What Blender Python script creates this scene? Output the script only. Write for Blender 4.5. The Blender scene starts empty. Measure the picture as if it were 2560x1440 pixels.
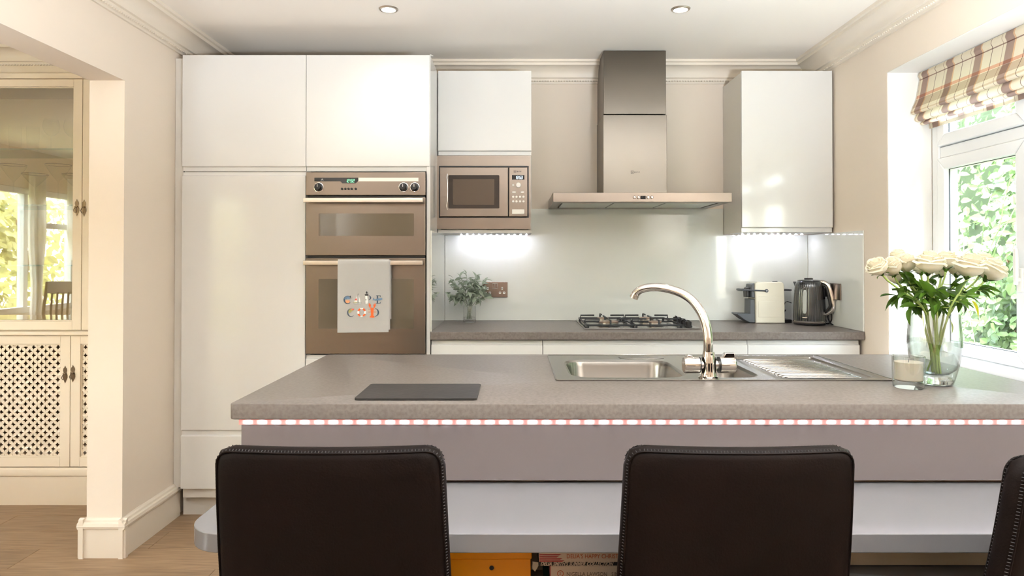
import bpy, bmesh, math, random
from mathutils import Vector, Matrix
random.seed(7)
PI = math.pi
S = bpy.context.scene
COL = S.collection

# ------------------------------------------------------------------ camera
F_PX, PCX, HOR, TILT, CAMZ = 1672.0, 1287.0, 651.0, 0.0105, 1.258
PCY = HOR - F_PX * math.tan(TILT)
cam = bpy.data.cameras.new('camera')
cam.sensor_fit = 'HORIZONTAL'
cam.sensor_width = 36.0
cam.lens = 36.0 * F_PX / 2560.0
cam.shift_x = (1280.0 - PCX) / 2560.0
cam.shift_y = (PCY - 720.0) / 2560.0
cam.clip_start = 0.02
cam_o = bpy.data.objects.new('camera', cam)
COL.objects.link(cam_o)
cam_o.location = (0, 0, CAMZ)
cam_o.rotation_euler = (PI / 2 + TILT, 0, 0)
S.camera = cam_o

# ------------------------------------------------------------------ world, sun, exposure
S.view_settings.view_transform = 'Standard'
S.view_settings.look = 'None'
S.view_settings.gamma = 1.0
S.view_settings.use_curve_mapping = False
S.view_settings.exposure = 1.12
S.cycles.max_bounces = 8
S.cycles.diffuse_bounces = 4
S.cycles.glossy_bounces = 4
S.cycles.transmission_bounces = 8
S.cycles.transparent_max_bounces = 12
S.cycles.caustics_reflective = False
S.cycles.caustics_refractive = False
S.cycles.sample_clamp_indirect = 6.0
w = bpy.data.worlds.new('sky'); S.world = w; w.use_nodes = True
wt = w.node_tree; bg = wt.nodes['Background']
sky = wt.nodes.new('ShaderNodeTexSky')
sky.sky_type = 'NISHITA'; sky.sun_disc = False
sky.sun_elevation = math.radians(50); sky.sun_rotation = math.radians(-145)
sky.air_density = 1.0; sky.dust_density = 3.0; sky.ozone_density = 0.6
hs = wt.nodes.new('ShaderNodeHueSaturation'); hs.inputs['Saturation'].default_value = 0.5
wt.links.new(sky.outputs[0], hs.inputs['Color'])
wt.links.new(hs.outputs[0], bg.inputs['Color'])
bg.inputs['Strength'].default_value = 3.8

def lamp(name, kind, loc, rot, energy, color=(1, 1, 1), **kw):
    l = bpy.data.lights.new(name, kind); l.energy = energy; l.color = color
    for k, v in kw.items(): setattr(l, k, v)
    o = bpy.data.objects.new(name, l); COL.objects.link(o)
    o.location = loc; o.rotation_euler = rot
    return o
sun = lamp('sun', 'SUN', (-6, -6, 10), (0, 0, 0), 1.6, (1.0, 0.96, 0.90), angle=0.009)
sun.rotation_euler = Vector((0.45, 0.60, -0.78)).to_track_quat('-Z', 'Y').to_euler()

# portals at the glazed openings guide the sampling of the sky (they give off no light of their own)
def portal(name, loc, direction, sx, sy):
    o = lamp(name, 'AREA', loc, Vector(direction).to_track_quat('-Z', 'Y').to_euler(), 1, shape='RECTANGLE', size=sx, size_y=sy)
    o.data.cycles.is_portal = True
    return o
portal('kitchen_window_portal', (2.02, 2.1, 1.45), (-1, 0, 0), 1.9, 1.35)
portal('dining_window_portal', (-5.12, 0.4, 1.36), (1, 0, 0), 2.6, 1.4)
portal('rear_window_portal', (-3.95, -2.72, 1.15), (0, 1, 0), 1.6, 2.2)

# ------------------------------------------------------------------ pixel to world
_ct, _st = math.cos(TILT), math.sin(TILT)
def W(x, y, Y):
    a = (x - PCX) / F_PX; b = (PCY - y) / F_PX
    fy = _ct - _st * b; fz = b * _ct + _st
    k = Y / fy
    return Vector((a * k, Y, CAMZ + fz * k))
def PX(x, y, Y): return W(x, y, Y).x
def PZ(x, y, Y): return W(x, y, Y).z

# ------------------------------------------------------------------ materials
def srgb(r, g, b):
    f = lambda c: (c / 255 / 12.92) if c / 255 <= 0.04045 else ((c / 255 + 0.055) / 1.055) ** 2.4
    return (f(r), f(g), f(b), 1.0)
MATS = {}
def smooth_path(pts, k=5):
    pts = [Vector(p) for p in pts]; out = []
    for i in range(len(pts) - 1):
        p0, p1, p2, p3 = pts[max(i - 1, 0)], pts[i], pts[i + 1], pts[min(i + 2, len(pts) - 1)]
        for j in range(k):
            u = j / k
            out.append(.5 * ((2 * p1) + (-p0 + p2) * u + (2 * p0 - 5 * p1 + 4 * p2 - p3) * u * u + (-p0 + 3 * p1 - 3 * p2 + p3) * u ** 3))
    return out + [pts[-1]]
def smooth_vals(v, k=5):
    out = []
    for a, b in zip(v, v[1:]): out += [a + (b - a) * j / k for j in range(k)]
    return out + [v[-1]]
def mat(name, color=(200, 200, 200), rough=0.5, metal=0.0, noise=None, bump=None, coat=0.0, emit=None, trans=0.0,
        ior=1.45, sheen=0.0, aniso=0.0, spec=0.5, brushed=None, sss=0.0, translucent=0.0, vary=0.0, alpha=1.0):
    if name in MATS: return MATS[name]
    m = bpy.data.materials.new(name); m.use_nodes = True; MATS[name] = m
    t = m.node_tree; p = t.nodes['Principled BSDF']
    c = srgb(*color)
    p.inputs['Base Color'].default_value = c
    p.inputs['Roughness'].default_value = rough
    p.inputs['Metallic'].default_value = metal
    p.inputs['IOR'].default_value = ior
    p.inputs['Coat Weight'].default_value = coat
    p.inputs['Coat Roughness'].default_value = 0.03
    p.inputs['Transmission Weight'].default_value = trans
    p.inputs['Sheen Weight'].default_value = sheen
    p.inputs['Specular IOR Level'].default_value = spec
    p.inputs['Anisotropic'].default_value = aniso
    if sss: p.inputs['Subsurface Weight'].default_value = sss; p.inputs['Subsurface Radius'].default_value = (.02, .015, .01)
    if emit: p.inputs['Emission Color'].default_value = srgb(*emit[0]); p.inputs['Emission Strength'].default_value = emit[1]
    tc = t.nodes.new('ShaderNodeTexCoord')
    src = None
    if noise:   # (scale, second colour, detail, stretch vector, low, high)
        sc, c2, det, st, lo, hi = noise
        mp = t.nodes.new('ShaderNodeMapping'); mp.inputs['Scale'].default_value = st
        n = t.nodes.new('ShaderNodeTexNoise'); n.inputs['Scale'].default_value = sc; n.inputs['Detail'].default_value = det
        r = t.nodes.new('ShaderNodeValToRGB')
        r.color_ramp.elements[0].position = lo; r.color_ramp.elements[1].position = hi
        r.color_ramp.elements[0].color = c; r.color_ramp.elements[1].color = srgb(*c2)
        t.links.new(tc.outputs['Object'], mp.inputs[0]); t.links.new(mp.outputs[0], n.inputs['Vector'])
        t.links.new(n.outputs['Fac'], r.inputs[0]); src = r.outputs[0]
    if vary:    # every object (or loose piece) a little lighter or darker
        oi = t.nodes.new('ShaderNodeObjectInfo'); geo = t.nodes.new('ShaderNodeNewGeometry')
        ad = t.nodes.new('ShaderNodeMath'); ad.operation = 'ADD'
        t.links.new(oi.outputs['Random'], ad.inputs[0]); t.links.new(geo.outputs['Random Per Island'], ad.inputs[1])
        fr = t.nodes.new('ShaderNodeMath'); fr.operation = 'FRACT'; t.links.new(ad.outputs[0], fr.inputs[0])
        mr = t.nodes.new('ShaderNodeMapRange'); mr.inputs['To Min'].default_value = 1 - vary; mr.inputs['To Max'].default_value = 1 + vary
        t.links.new(fr.outputs[0], mr.inputs[0])
        h = t.nodes.new('ShaderNodeHueSaturation'); h.inputs['Color'].default_value = c
        if src: t.links.new(src, h.inputs['Color'])
        t.links.new(mr.outputs[0], h.inputs['Value']); src = h.outputs[0]
    if src: t.links.new(src, p.inputs['Base Color'])
    if bump or brushed:
        mp = t.nodes.new('ShaderNodeMapping')
        n = t.nodes.new('ShaderNodeTexNoise')
        if brushed: mp.inputs['Scale'].default_value = brushed; n.inputs['Scale'].default_value = 12; stg = 0.035
        else: n.inputs['Scale'].default_value = bump[0]; stg = bump[1]
        b = t.nodes.new('ShaderNodeBump'); b.inputs['Strength'].default_value = stg; b.inputs['Distance'].default_value = 0.002 if not bump else bump[2]
        t.links.new(tc.outputs['Object'], mp.inputs[0]); t.links.new(mp.outputs[0], n.inputs['Vector'])
        t.links.new(n.outputs['Fac'], b.inputs['Height']); t.links.new(b.outputs[0], p.inputs['Normal'])
    if aniso:
        tg = t.nodes.new('ShaderNodeTangent'); tg.direction_type = 'RADIAL'; tg.axis = 'Z'
        t.links.new(tg.outputs[0], p.inputs['Tangent'])
    if translucent:
        tr = t.nodes.new('ShaderNodeBsdfTranslucent'); mx = t.nodes.new('ShaderNodeMixShader')
        mx.inputs[0].default_value = translucent
        tr.inputs['Color'].default_value = c
        if src: t.links.new(src, tr.inputs['Color'])
        out = t.nodes['Material Output']
        t.links.new(p.outputs[0], mx.inputs[1]); t.links.new(tr.outputs[0], mx.inputs[2]); t.links.new(mx.outputs[0], out.inputs['Surface'])
    return m
def pane_mat(name, tint=(255, 255, 255), refl=1.0, rough=0.0):
    m = bpy.data.materials.new(name); m.use_nodes = True; MATS[name] = m
    t = m.node_tree; t.nodes.remove(t.nodes['Principled BSDF'])
    tr = t.nodes.new('ShaderNodeBsdfTransparent'); tr.inputs[0].default_value = srgb(*tint)
    gl = t.nodes.new('ShaderNodeBsdfGlossy'); gl.inputs['Roughness'].default_value = rough
    fr = t.nodes.new('ShaderNodeLayerWeight'); fr.inputs[0].default_value = 0.5
    pw = t.nodes.new('ShaderNodeMath'); pw.operation = 'POWER'; pw.inputs[1].default_value = 5
    t.links.new(fr.outputs['Facing'], pw.inputs[0])
    ma = t.nodes.new('ShaderNodeMath'); ma.operation = 'MULTIPLY_ADD'; ma.inputs[1].default_value = .96; ma.inputs[2].default_value = .04
    t.links.new(pw.outputs[0], ma.inputs[0]); fr = ma
    mu = t.nodes.new('ShaderNodeMath'); mu.operation = 'MULTIPLY'; mu.inputs[1].default_value = refl; mu.use_clamp = True
    mx = t.nodes.new('ShaderNodeMixShader')
    t.links.new(fr.outputs[0], mu.inputs[0]); t.links.new(mu.outputs[0], mx.inputs[0])
    t.links.new(tr.outputs[0], mx.inputs[1]); t.links.new(gl.outputs[0], mx.inputs[2])
    t.links.new(mx.outputs[0], t.nodes['Material Output'].inputs['Surface'])
    return m

M_WALL = mat('wall_paint', (230, 216, 200), 0.85, bump=(90, 0.06, 0.002))
M_CEIL = mat('ceiling_paint', (247, 239, 229), 0.9)
M_TRIM = mat('trim_paint', (229, 217, 201), 0.45)
M_REVEAL = mat('reveal_paint', (240, 236, 230), 0.7)
M_GLOSS = mat('white_gloss', (222, 220, 216), 0.11, spec=0.5)
M_CARC = mat('white_carcass', (218, 213, 205), 0.35)
M_STEEL = mat('brushed_steel', (128, 117, 107), 0.28, 1.0, brushed=(1, 1, 60))
M_STEELV = mat('brushed_steel_upright', (118, 112, 104), 0.34, 1.0, aniso=0.75, brushed=(60, 60, 1))
M_STEELH = mat('satin_steel', (205, 196, 186), 0.28, 1.0)
M_CHROME = mat('chrome', (214, 208, 202), 0.07, 1.0)
M_SINK = mat('sink_steel', (146, 142, 137), 0.24, 1.0)
M_BLACK = mat('black_plastic', (22, 20, 20), 0.35)
M_DGLASS = mat('dark_glass', (92, 82, 66), 0.04, spec=0.9)
M_MWGLASS = mat('microwave_glass', (40, 30, 26), 0.05, spec=0.7)
M_MWMESH = mat('microwave_screen', (86, 72, 60), 0.08, spec=0.6)
M_WORK = mat('worktop_laminate', (112, 104, 99), 0.36, noise=(110, (99, 91, 85), 5, (1, 1, 1), 0.38, 0.66), spec=0.2, bump=(240, 0.03, 0.0005))
M_TABLE = mat('satin_grey_top', (112, 110, 111), 0.2, bump=(300, 0.05, 0.001))
M_ISL = mat('island_paint', (106, 97, 96), 0.45)
M_ISLIN = mat('island_shelf_board', (214, 194, 168), 0.5)
M_LEATHER = mat('brown_leather', (14, 8, 6), 0.55, bump=(300, 0.14, 0.002), noise=(9, (18, 10, 8), 3, (1, 1, 1), .3, .7), spec=0.1)
M_STITCH = mat('stitch_thread', (32, 28, 28), 0.7)
M_UPVC = mat('white_upvc', (243, 243, 243), 0.3)
M_GASKET = mat('dark_gasket', (70, 72, 74), 0.6)
M_PANE = pane_mat('window_glass', (250, 253, 251), 1.0)
M_DISPG = pane_mat('cabinet_glass', (250, 248, 240), 4.5)
M_SHELFG = pane_mat('shelf_glass', (196, 226, 206), 1.0)
M_SHEDGE = mat('shelf_glass_edge', (120, 160, 136), 0.1, trans=0.4)
M_SPLASH = mat('splashback_glass', (224, 225, 218), 0.06, coat=1.0, spec=0.6)
M_GLASS = mat('clear_glass', (255, 255, 255), 0.0, trans=1.0, ior=1.45)
M_THIN = pane_mat('thin_glass', (254, 254, 253), 0.8)
M_WATER = pane_mat('water', (246, 249, 248), 0.8)
M_VASE = pane_mat('vase_glass', (250, 252, 251), 3.0)
M_CREAM = mat('cream_paint', (232, 216, 194), 0.4)
M_CREAMIN = mat('cream_interior', (226, 204, 172), 0.6)
M_BRONZE = mat('antique_bronze', (112, 94, 76), 0.35, 1.0)
M_OAK = mat('oak_plank', (158, 131, 102), 0.42, noise=(5, (122, 96, 71), 6, (1.2, 14, 1), 0.3, 0.75), bump=(30, 0.05, 0.001), vary=0.07)
M_OAKGAP = mat('floor_gap', (96, 76, 58), 0.8)
M_LED = mat('led_chip', (255, 255, 255), 0.4, emit=((235, 240, 255), 24.0))
M_LEDU = mat('led_chip_underlight', (255, 255, 255), 0.4, emit=((232, 236, 255), 190.0))
M_TAPE = mat('led_tape', (238, 150, 140), 0.3, emit=((255, 140, 140), 0.2))
M_TAPEW = mat('led_tape_white', (240, 240, 240), 0.4)
M_DOWN = mat('downlight_lamp', (255, 255, 255), 0.3, emit=((255, 244, 224), 6.0))
M_WHITE = mat('white_enamel', (240, 236, 228), 0.35)
M_TOWEL = mat('cotton_towel', (252, 249, 246), 0.9)
M_NAVY = mat('navy_print', (70, 84, 100), 0.8)
M_ORANGE = mat('orange_print', (226, 98, 44), 0.8)
M_LORANGE = mat('peach_print', (238, 156, 110), 0.8)
M_BLUEP = mat('blue_print', (108, 132, 158), 0.8)
M_GREYP = mat('grey_print', (176, 178, 172), 0.8)
M_REDP = mat('red_print', (206, 84, 76), 0.8)
M_DKP = mat('black_print', (56, 52, 52), 0.8)
M_GREENP = mat('olive_print', (176, 168, 108), 0.8)
M_LIGHTP = mat('white_print', (246, 244, 240), 0.8)
M_IRON = mat('cast_iron', (38, 38, 40), 0.55)
M_BURN = mat('burner_cap', (150, 128, 112), 0.4, 0.6)
M_SLATE = mat('slate', (50, 46, 44), 0.5, bump=(60, 0.3, 0.002), noise=(12, (40, 37, 36), 4, (1, 1, 1), .3, .7), spec=0.25)
M_WAX = mat('candle_wax', (238, 226, 208), 0.5, sss=0.3)
M_PETAL = mat('rose_petal', (252, 243, 218), 0.6, translucent=0.32, noise=(25, (254, 249, 234), 2, (1, 1, 1), .3, .7))
M_LEAF = mat('rose_leaf', (72, 104, 30), 0.35, translucent=0.4, vary=0.4)
M_STEM = mat('rose_stem', (150, 168, 88), 0.45)
M_YLEAF = mat('yellow_leaf', (214, 204, 30), 0.4, translucent=0.5)
M_SAGE = mat('sage_leaf', (156, 166, 146), 0.75, translucent=0.2, vary=0.16)
M_KETTLE = mat('kettle_black', (30, 29, 31), 0.1, coat=0.8)
M_COFFEE = mat('coffee_cream', (226, 220, 202), 0.22, coat=0.4)
M_DGREY = mat('dark_grey_plastic', (74, 78, 84), 0.35)
M_CLEAR = pane_mat('clear_plastic', (252, 252, 252), 2.0)
M_DISPLAY = mat('display_black', (16, 18, 22), 0.1)
M_GREEN7 = mat('green_digits', (120, 230, 160), 0.4, emit=((120, 235, 160), 1.2))
M_WHITE7 = mat('white_digits', (220, 240, 255), 0.4, emit=((215, 238, 255), 2.0))
M_DARKWOOD = mat('dark_wood', (96, 70, 48), 0.35)
M_CURTAIN = mat('curtain_cloth', (246, 243, 236), 0.9, translucent=0.4)
M_BACKIN = mat('dark_interior', (140, 106, 74), 0.8)
M_BOX = mat('orange_box', (242, 152, 16), 0.45)
M_BOOKW = mat('book_white', (226, 206, 190), 0.5)
M_BOOKK = mat('book_black', (24, 22, 24), 0.5)
M_BOOKP = mat('book_pages', (228, 218, 200), 0.8)
M_BOOKR = mat('book_red', (176, 44, 48), 0.5)
M_BOOKG = mat('book_green', (58, 92, 76), 0.5)
M_BOOKT = mat('book_letter', (196, 96, 60), 0.6)
M_BOOKTG = mat('book_letter_grey', (130, 108, 96), 0.6)
M_IVY = mat('ivy_leaf', (84, 108, 66), 0.5, translucent=0.35, vary=0.45)
M_IVYP = mat('pale_leaf', (134, 156, 112), 0.5, translucent=0.35, vary=0.3)
M_HEDGE = mat('garden_leaf', (176, 172, 112), 0.6, translucent=0.3, vary=0.4)
M_GRASS = mat('lawn', (128, 134, 100), 0.9, noise=(3, (150, 152, 116), 4, (1, 1, 1), .3, .7))
M_PATIO = mat('pale_paving', (196, 190, 178), 0.8)
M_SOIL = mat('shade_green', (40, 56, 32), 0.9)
M_HOODGLASS = mat('filter_mesh', (196, 198, 192), 0.4, 1.0)
M_SOCK = mat('socket_steel', (140, 126, 118), 0.25, 1.0)
M_PAPER = mat('paper', (214, 206, 190), 0.8)

# ------------------------------------------------------------------ geometry helpers
def wloc(o):
    v = Vector((0, 0, 0))
    while o: v = v + o.location; o = o.parent
    return v
def flat_normals(me):
    """area-weighted corner normals, so that the flats beside a bevel stay flat"""
    vf = [[] for _ in me.vertices]
    P = [(p.normal.copy(), p.area * p.area + 1e-16) for p in me.polygons]
    for p in me.polygons:
        for v in p.vertices: vf[v].append(p.index)
    out = [None] * len(me.loops)
    for p in me.polygons:
        n0 = P[p.index][0]
        for li in p.loop_indices:
            acc = Vector((0, 0, 0))
            for q in vf[me.loops[li].vertex_index]:
                n, w = P[q]
                if n.dot(n0) > .6: acc += n * w
            out[li] = acc.normalized() if acc.length > 0 else n0
    me.normals_split_custom_set(out)
class G:
    def __init__(s): s.bm = bmesh.new(); s.bev = False
    def box(s, x0, x1, y0, y1, z0, z1, r=0.0, seg=2):
        n0 = len(s.bm.verts)
        xs, ys, zs = sorted((x0, x1)), sorted((y0, y1)), sorted((z0, z1))
        v = [s.bm.verts.new((x, y, z)) for x in xs for y in ys for z in zs]
        fs = [s.bm.faces.new([v[i] for i in q]) for q in ((0, 1, 3, 2), (4, 6, 7, 5), (0, 4, 5, 1), (2, 3, 7, 6), (0, 2, 6, 4), (1, 5, 7, 3))]
        if r > 0:
            es = list({e for f in fs for e in f.edges}); s.bev = True
            bmesh.ops.bevel(s.bm, geom=es, offset=r, segments=seg, affect='EDGES', clamp_overlap=True, profile=0.5)
        return s
    def prism(s, pts, axis, a, b, r=0.0, seg=2):
        """pts: 2D outline in the other two axes; extruded along axis from a to b"""
        def mk(p, t):
            if axis == 'x': return (t, p[0], p[1])
            if axis == 'y': return (p[0], t, p[1])
            return (p[0], p[1], t)
        A = [s.bm.verts.new(mk(p, a)) for p in pts]; Bv = [s.bm.verts.new(mk(p, b)) for p in pts]
        n = len(pts); fs = []
        fs.append(s.bm.faces.new(A)); fs.append(s.bm.faces.new(list(reversed(Bv))))
        for i in range(n):
            j = (i + 1) % n
            fs.append(s.bm.faces.new((A[j], A[i], Bv[i], Bv[j])))
        bmesh.ops.recalc_face_normals(s.bm, faces=fs)
        if r > 0:
            es = [e for e in fs[0].edges] + [e for e in fs[1].edges]; s.bev = True
            bmesh.ops.bevel(s.bm, geom=es, offset=r, segments=seg, affect='EDGES', clamp_overlap=True, profile=0.5)
        return s
    def tube(s, pts, r, n=10, caps=True, flat=1.0):
        pts = [Vector(p) for p in pts]
        rs = r if isinstance(r, (list, tuple)) else [r] * len(pts)
        rings = []; up = None
        for i, p in enumerate(pts):
            d = (pts[min(i + 1, len(pts) - 1)] - pts[max(i - 1, 0)])
            if d.length < 1e-9: d = Vector((0, 0, 1))
            d.normalize()
            if up is None:
                up = Vector((0, 0, 1)) if abs(d.z) < 0.9 else Vector((1, 0, 0))
            up = (up - d * up.dot(d)); up.normalize() if up.length > 1e-6 else None
            sd = d.cross(up)
            rings.append([s.bm.verts.new(p + (up * math.cos(2 * PI * k / n) * flat + sd * math.sin(2 * PI * k / n)) * rs[i]) for k in range(n)])
        for a, b in zip(rings, rings[1:]):
            for k in range(n):
                s.bm.faces.new((a[k], a[(k + 1) % n], b[(k + 1) % n], b[k]))
        if caps: s.bm.faces.new(list(reversed(rings[0]))); s.bm.faces.new(rings[-1])
        return s
    def lathe(s, prof, n=24, c=(0, 0, 0), axis='z', cap=True, wob=None):
        c = Vector(c); rings = []
        for (r, z) in prof:
            ring = []
            for k in range(n):
                a = 2 * PI * k / n; rr = r * (wob(a, z) if wob else 1)
                x, y = rr * math.cos(a), rr * math.sin(a)
                v = {'z': (x, y, z), 'y': (x, z, y), 'x': (z, x, y)}[axis]
                ring.append(s.bm.verts.new(c + Vector(v)))
            rings.append(ring)
        fs = []
        for a, b in zip(rings, rings[1:]):
            for k in range(n):
                fs.append(s.bm.faces.new((a[k], a[(k + 1) % n], b[(k + 1) % n], b[k])))
        if cap: fs.append(s.bm.faces.new(list(reversed(rings[0])))); fs.append(s.bm.faces.new(rings[-1]))
        bmesh.ops.recalc_face_normals(s.bm, faces=fs)
        return s
    def poly(s, pts):
        return s.bm.faces.new([s.bm.verts.new(p) for p in pts])
    def slab(s, w, h, th, cr, er, nx, nz, fn):
        """rounded cushion: width w, height h, thickness th; fn(u,v,t)->world point, u,v in metres from centre, t depth -th/2..th/2"""
        K = 4
        def grid(inset):
            pts = {}
            W2, H2 = w / 2 - inset, h / 2 - inset; c = max(cr - inset, 0.001)
            for i in range(nx + 1):
                for j in range(nz + 1):
                    u = -W2 + 2 * W2 * i / nx; v = -H2 + 2 * H2 * j / nz
                    du, dv = abs(u) - (W2 - c), abs(v) - (H2 - c)
                    if du > 0 and dv > 0:
                        m = max(du, dv); L = math.hypot(du, dv); k = m / L
                        u = math.copysign(W2 - c + du * k, u); v = math.copysign(H2 - c + dv * k, v)
                    pts[i, j] = (u, v)
            return pts
        def border():
            b = [(i, 0) for i in range(nx)] + [(nx, j) for j in range(nz)] + [(i, nz) for i in range(nx, 0, -1)] + [(0, j) for j in range(nz, 0, -1)]
            return b
        bd = border(); layers = []
        for k in range(-K, K + 1):
            t = k / K
            inset = er * (1 - math.sqrt(max(0, 1 - t * t))) if abs(t) < 1 else er
            tt = th / 2 * math.sin(t * PI / 2) if False else th / 2 * t
            g = grid(inset)
            if k in (-K, K):
                vs = {q: s.bm.verts.new(fn(g[q][0], g[q][1], tt)) for q in g}
                layers.append([vs[q] for q in bd])
                for i in range(nx):
                    for j in range(nz):
                        q = [vs[i, j], vs[i + 1, j], vs[i + 1, j + 1], vs[i, j + 1]]
                        s.bm.faces.new(q)
            else:
                layers.append([s.bm.verts.new(fn(g[q][0], g[q][1], tt)) for q in bd])
        n = len(bd)
        for a, b in zip(layers, layers[1:]):
            for k in range(n): s.bm.faces.new((a[k], a[(k + 1) % n], b[(k + 1) % n], b[k]))
        bmesh.ops.recalc_face_normals(s.bm, faces=s.bm.faces[:])
        return s
    def xform(s, M):
        bmesh.ops.transform(s.bm, matrix=M, verts=s.bm.verts[:]); return s
    def obj(s, name, m, parent=None, smooth=40, loc=None, label=None, cat=None, group=None, kind=None):
        me = bpy.data.meshes.new(name)
        if parent is not None: off = wloc(parent)
        elif loc is not None: off = Vector(loc)
        else:
            vs = [v.co for v in s.bm.verts]
            mn = Vector([min(v[i] for v in vs) for i in range(3)]); mx = Vector([max(v[i] for v in vs) for i in range(3)])
            off = Vector(((mn.x + mx.x) / 2, (mn.y + mx.y) / 2, mn.z))
        bmesh.ops.translate(s.bm, verts=s.bm.verts[:], vec=-off)
        s.bm.to_mesh(me); s.bm.free()
        me.materials.append(m)
        if smooth:
            me.shade_smooth()
            me.set_sharp_from_angle(angle=math.radians(smooth))
            if s.bev: flat_normals(me)
        o = bpy.data.objects.new(name, me); COL.objects.link(o)
        if parent is not None: o.parent = parent
        else: o.location = off
        if label: o['label'] = label
        if cat: o['category'] = cat
        if group: o['group'] = group
        if kind: o['kind'] = kind
        return o
def thing(name, label, cat, loc=(0, 0, 0), group=None):
    o = bpy.data.objects.new(name, None); COL.objects.link(o)
    o.empty_display_size = 0.05
    o.location = loc; o['label'] = label; o['category'] = cat
    if group: o['group'] = group
    return o
def bx(name, m, parent, x0, x1, y0, y1, z0, z1, r=0.0, seg=2, **k):
    return G().box(x0, x1, y0, y1, z0, z1, r, seg).obj(name, m, parent, **k)
def dup(o, parent=None, loc=None, **props):
    c = o.copy(); COL.objects.link(c)
    if parent is not None: c.parent = parent
    if loc is not None: c.location = loc
    for k, v in props.items(): c[k] = v
    for ch in [x for x in o.children]: dup(ch, c)
    return c
def text(name, s, size, loc, rot, m, parent, ext=0.0004, shear=0.0, sx=1.0, align='LEFT', bold=0.0):
    cu = bpy.data.curves.new(name, 'FONT'); cu.body = s; cu.size = size; cu.extrude = ext; cu.shear = shear
    cu.align_x = align; cu.align_y = 'BOTTOM_BASELINE'; cu.offset = bold; cu.resolution_u = 3
    tmp = bpy.data.objects.new('tmp', cu); COL.objects.link(tmp)
    me = bpy.data.meshes.new_from_object(tmp)
    COL.objects.unlink(tmp); bpy.data.objects.remove(tmp); bpy.data.curves.remove(cu)
    me.name = name
    M = Matrix.Translation(Vector(loc) - (wloc(parent) if parent else Vector((0, 0, 0)))) @ Matrix.Rotation(rot[2], 4, 'Z') @ Matrix.Rotation(rot[0], 4, 'X') @ Matrix.Diagonal((sx, 1, 1, 1))
    me.transform(M); me.materials.clear(); me.materials.append(m)
    o = bpy.data.objects.new(name, me); COL.objects.link(o)
    if parent: o.parent = parent
    return o
FRONT = (PI / 2, 0, 0)   # text standing up, facing the camera side (-Y)
def rrect(x0, x1, z0, z1, r, n=5):
    pts = []
    for cx, cz, a0 in ((x1 - r, z1 - r, 0), (x0 + r, z1 - r, PI / 2), (x0 + r, z0 + r, PI), (x1 - r, z0 + r, 1.5 * PI)):
        for k in range(n + 1):
            a = a0 + PI / 2 * k / n; pts.append((cx + r * math.cos(a), cz + r * math.sin(a)))
    return pts
SEG7 = {'0': 'abcdef', '1': 'bc', '2': 'abged', '3': 'abgcd', '4': 'fgbc', '5': 'afgcd', '6': 'afgedc', '7': 'abc', '8': 'abcdefg', '9': 'abcdfg'}
def digits(name, s, x, z, Y, h, m, parent, slant=0.12):
    g = G(); w = h * 0.5; t = h * 0.09; cx = x
    for ch in s:
        if ch == ':':
            for zz in (z + h * .3, z + h * .7): g.box(cx + t, cx + 2 * t, Y, Y + .0006, zz - t / 2, zz + t / 2)
            cx += h * 0.28; continue
        L = {'a': (0, w, h, h), 'd': (0, w, 0, 0), 'g': (0, w, h / 2, h / 2), 'f': (0, 0, h / 2, h), 'e': (0, 0, 0, h / 2), 'b': (w, w, h / 2, h), 'c': (w, w, 0, h / 2)}
        for q in SEG7[ch]:
            x0, x1, z0, z1 = L[q]
            g.box(cx + x0 - t / 2 + slant * z0, cx + x1 + t / 2 + slant * z0, Y, Y + .0006, z + z0 + (t * .4 if z0 != z1 else -t / 2), z + z1 - (t * .4 if z0 != z1 else -t / 2))
        cx += w + h * 0.2
    return g.obj(name, m, parent, smooth=0)
# ================================================================== STRUCTURE
YB, XR, ZC = 3.88, 1.705, 2.395          # back wall, right wall, ceiling
XL, XLo, YL = -1.67, -1.82, 2.855        # partition faces and its free end
XD, YR = -5.0, -2.5                      # dining side wall, rear wall
def struct(name, g, m, parent=None, **k):
    return g.obj(name, m, parent, smooth=k.pop('smooth', 40), kind=None if parent else 'structure', **k)

struct('floor', G().box(XD - .3, XR + .3, YR - .3, YB + .1, -.08, -.006), M_OAKGAP)
fl = bpy.data.objects['floor']
pm = None; pw, pl = 0.19, 1.32
row = 0; y = YB
PLK = []
while y > YR:
    x = XD - (row * 0.47 % pl)
    while x < XR:
        a, b = max(x, XD), min(x + pl, XR)
        if b - a > .05: PLK.append((a, b, max(y - pw, YR), y))
        x += pl
    y -= pw; row += 1
plank_me = None
for (a, b, c, d) in PLK:
    if abs((b - a) - pl) < 1e-6 and abs((d - c) - pw) < 1e-6:
        if plank_me is None:
            o = G().box(a + .0006, b - .0006, c + .0006, d - .0006, -.006, 0, .0012, 1).obj('plank', M_OAK, None)
            plank_me = o.data; loc = o.location.copy(); o.parent = fl; o.location = loc - fl.location
        else:
            o = bpy.data.objects.new('plank', plank_me); COL.objects.link(o); o.parent = fl
            o.location = Vector(((a + b) / 2, (c + d) / 2, -.006)) - fl.location
    else:
        o = G().box(a + .0006, b - .0006, c + .0006, d - .0006, -.006, 0, .0012, 1).obj('plank', M_OAK, None)
        loc = o.location.copy(); o.parent = fl; o.location = loc - fl.location

struct('ceiling', G().box(XD - .3, XR + .35, YR - .3, YB + .15, ZC, ZC + .1), M_CEIL)
struct('wall_back', G().box(XD - .3, XR + .35, YB, YB + .15, 0, ZC), M_WALL)
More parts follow.
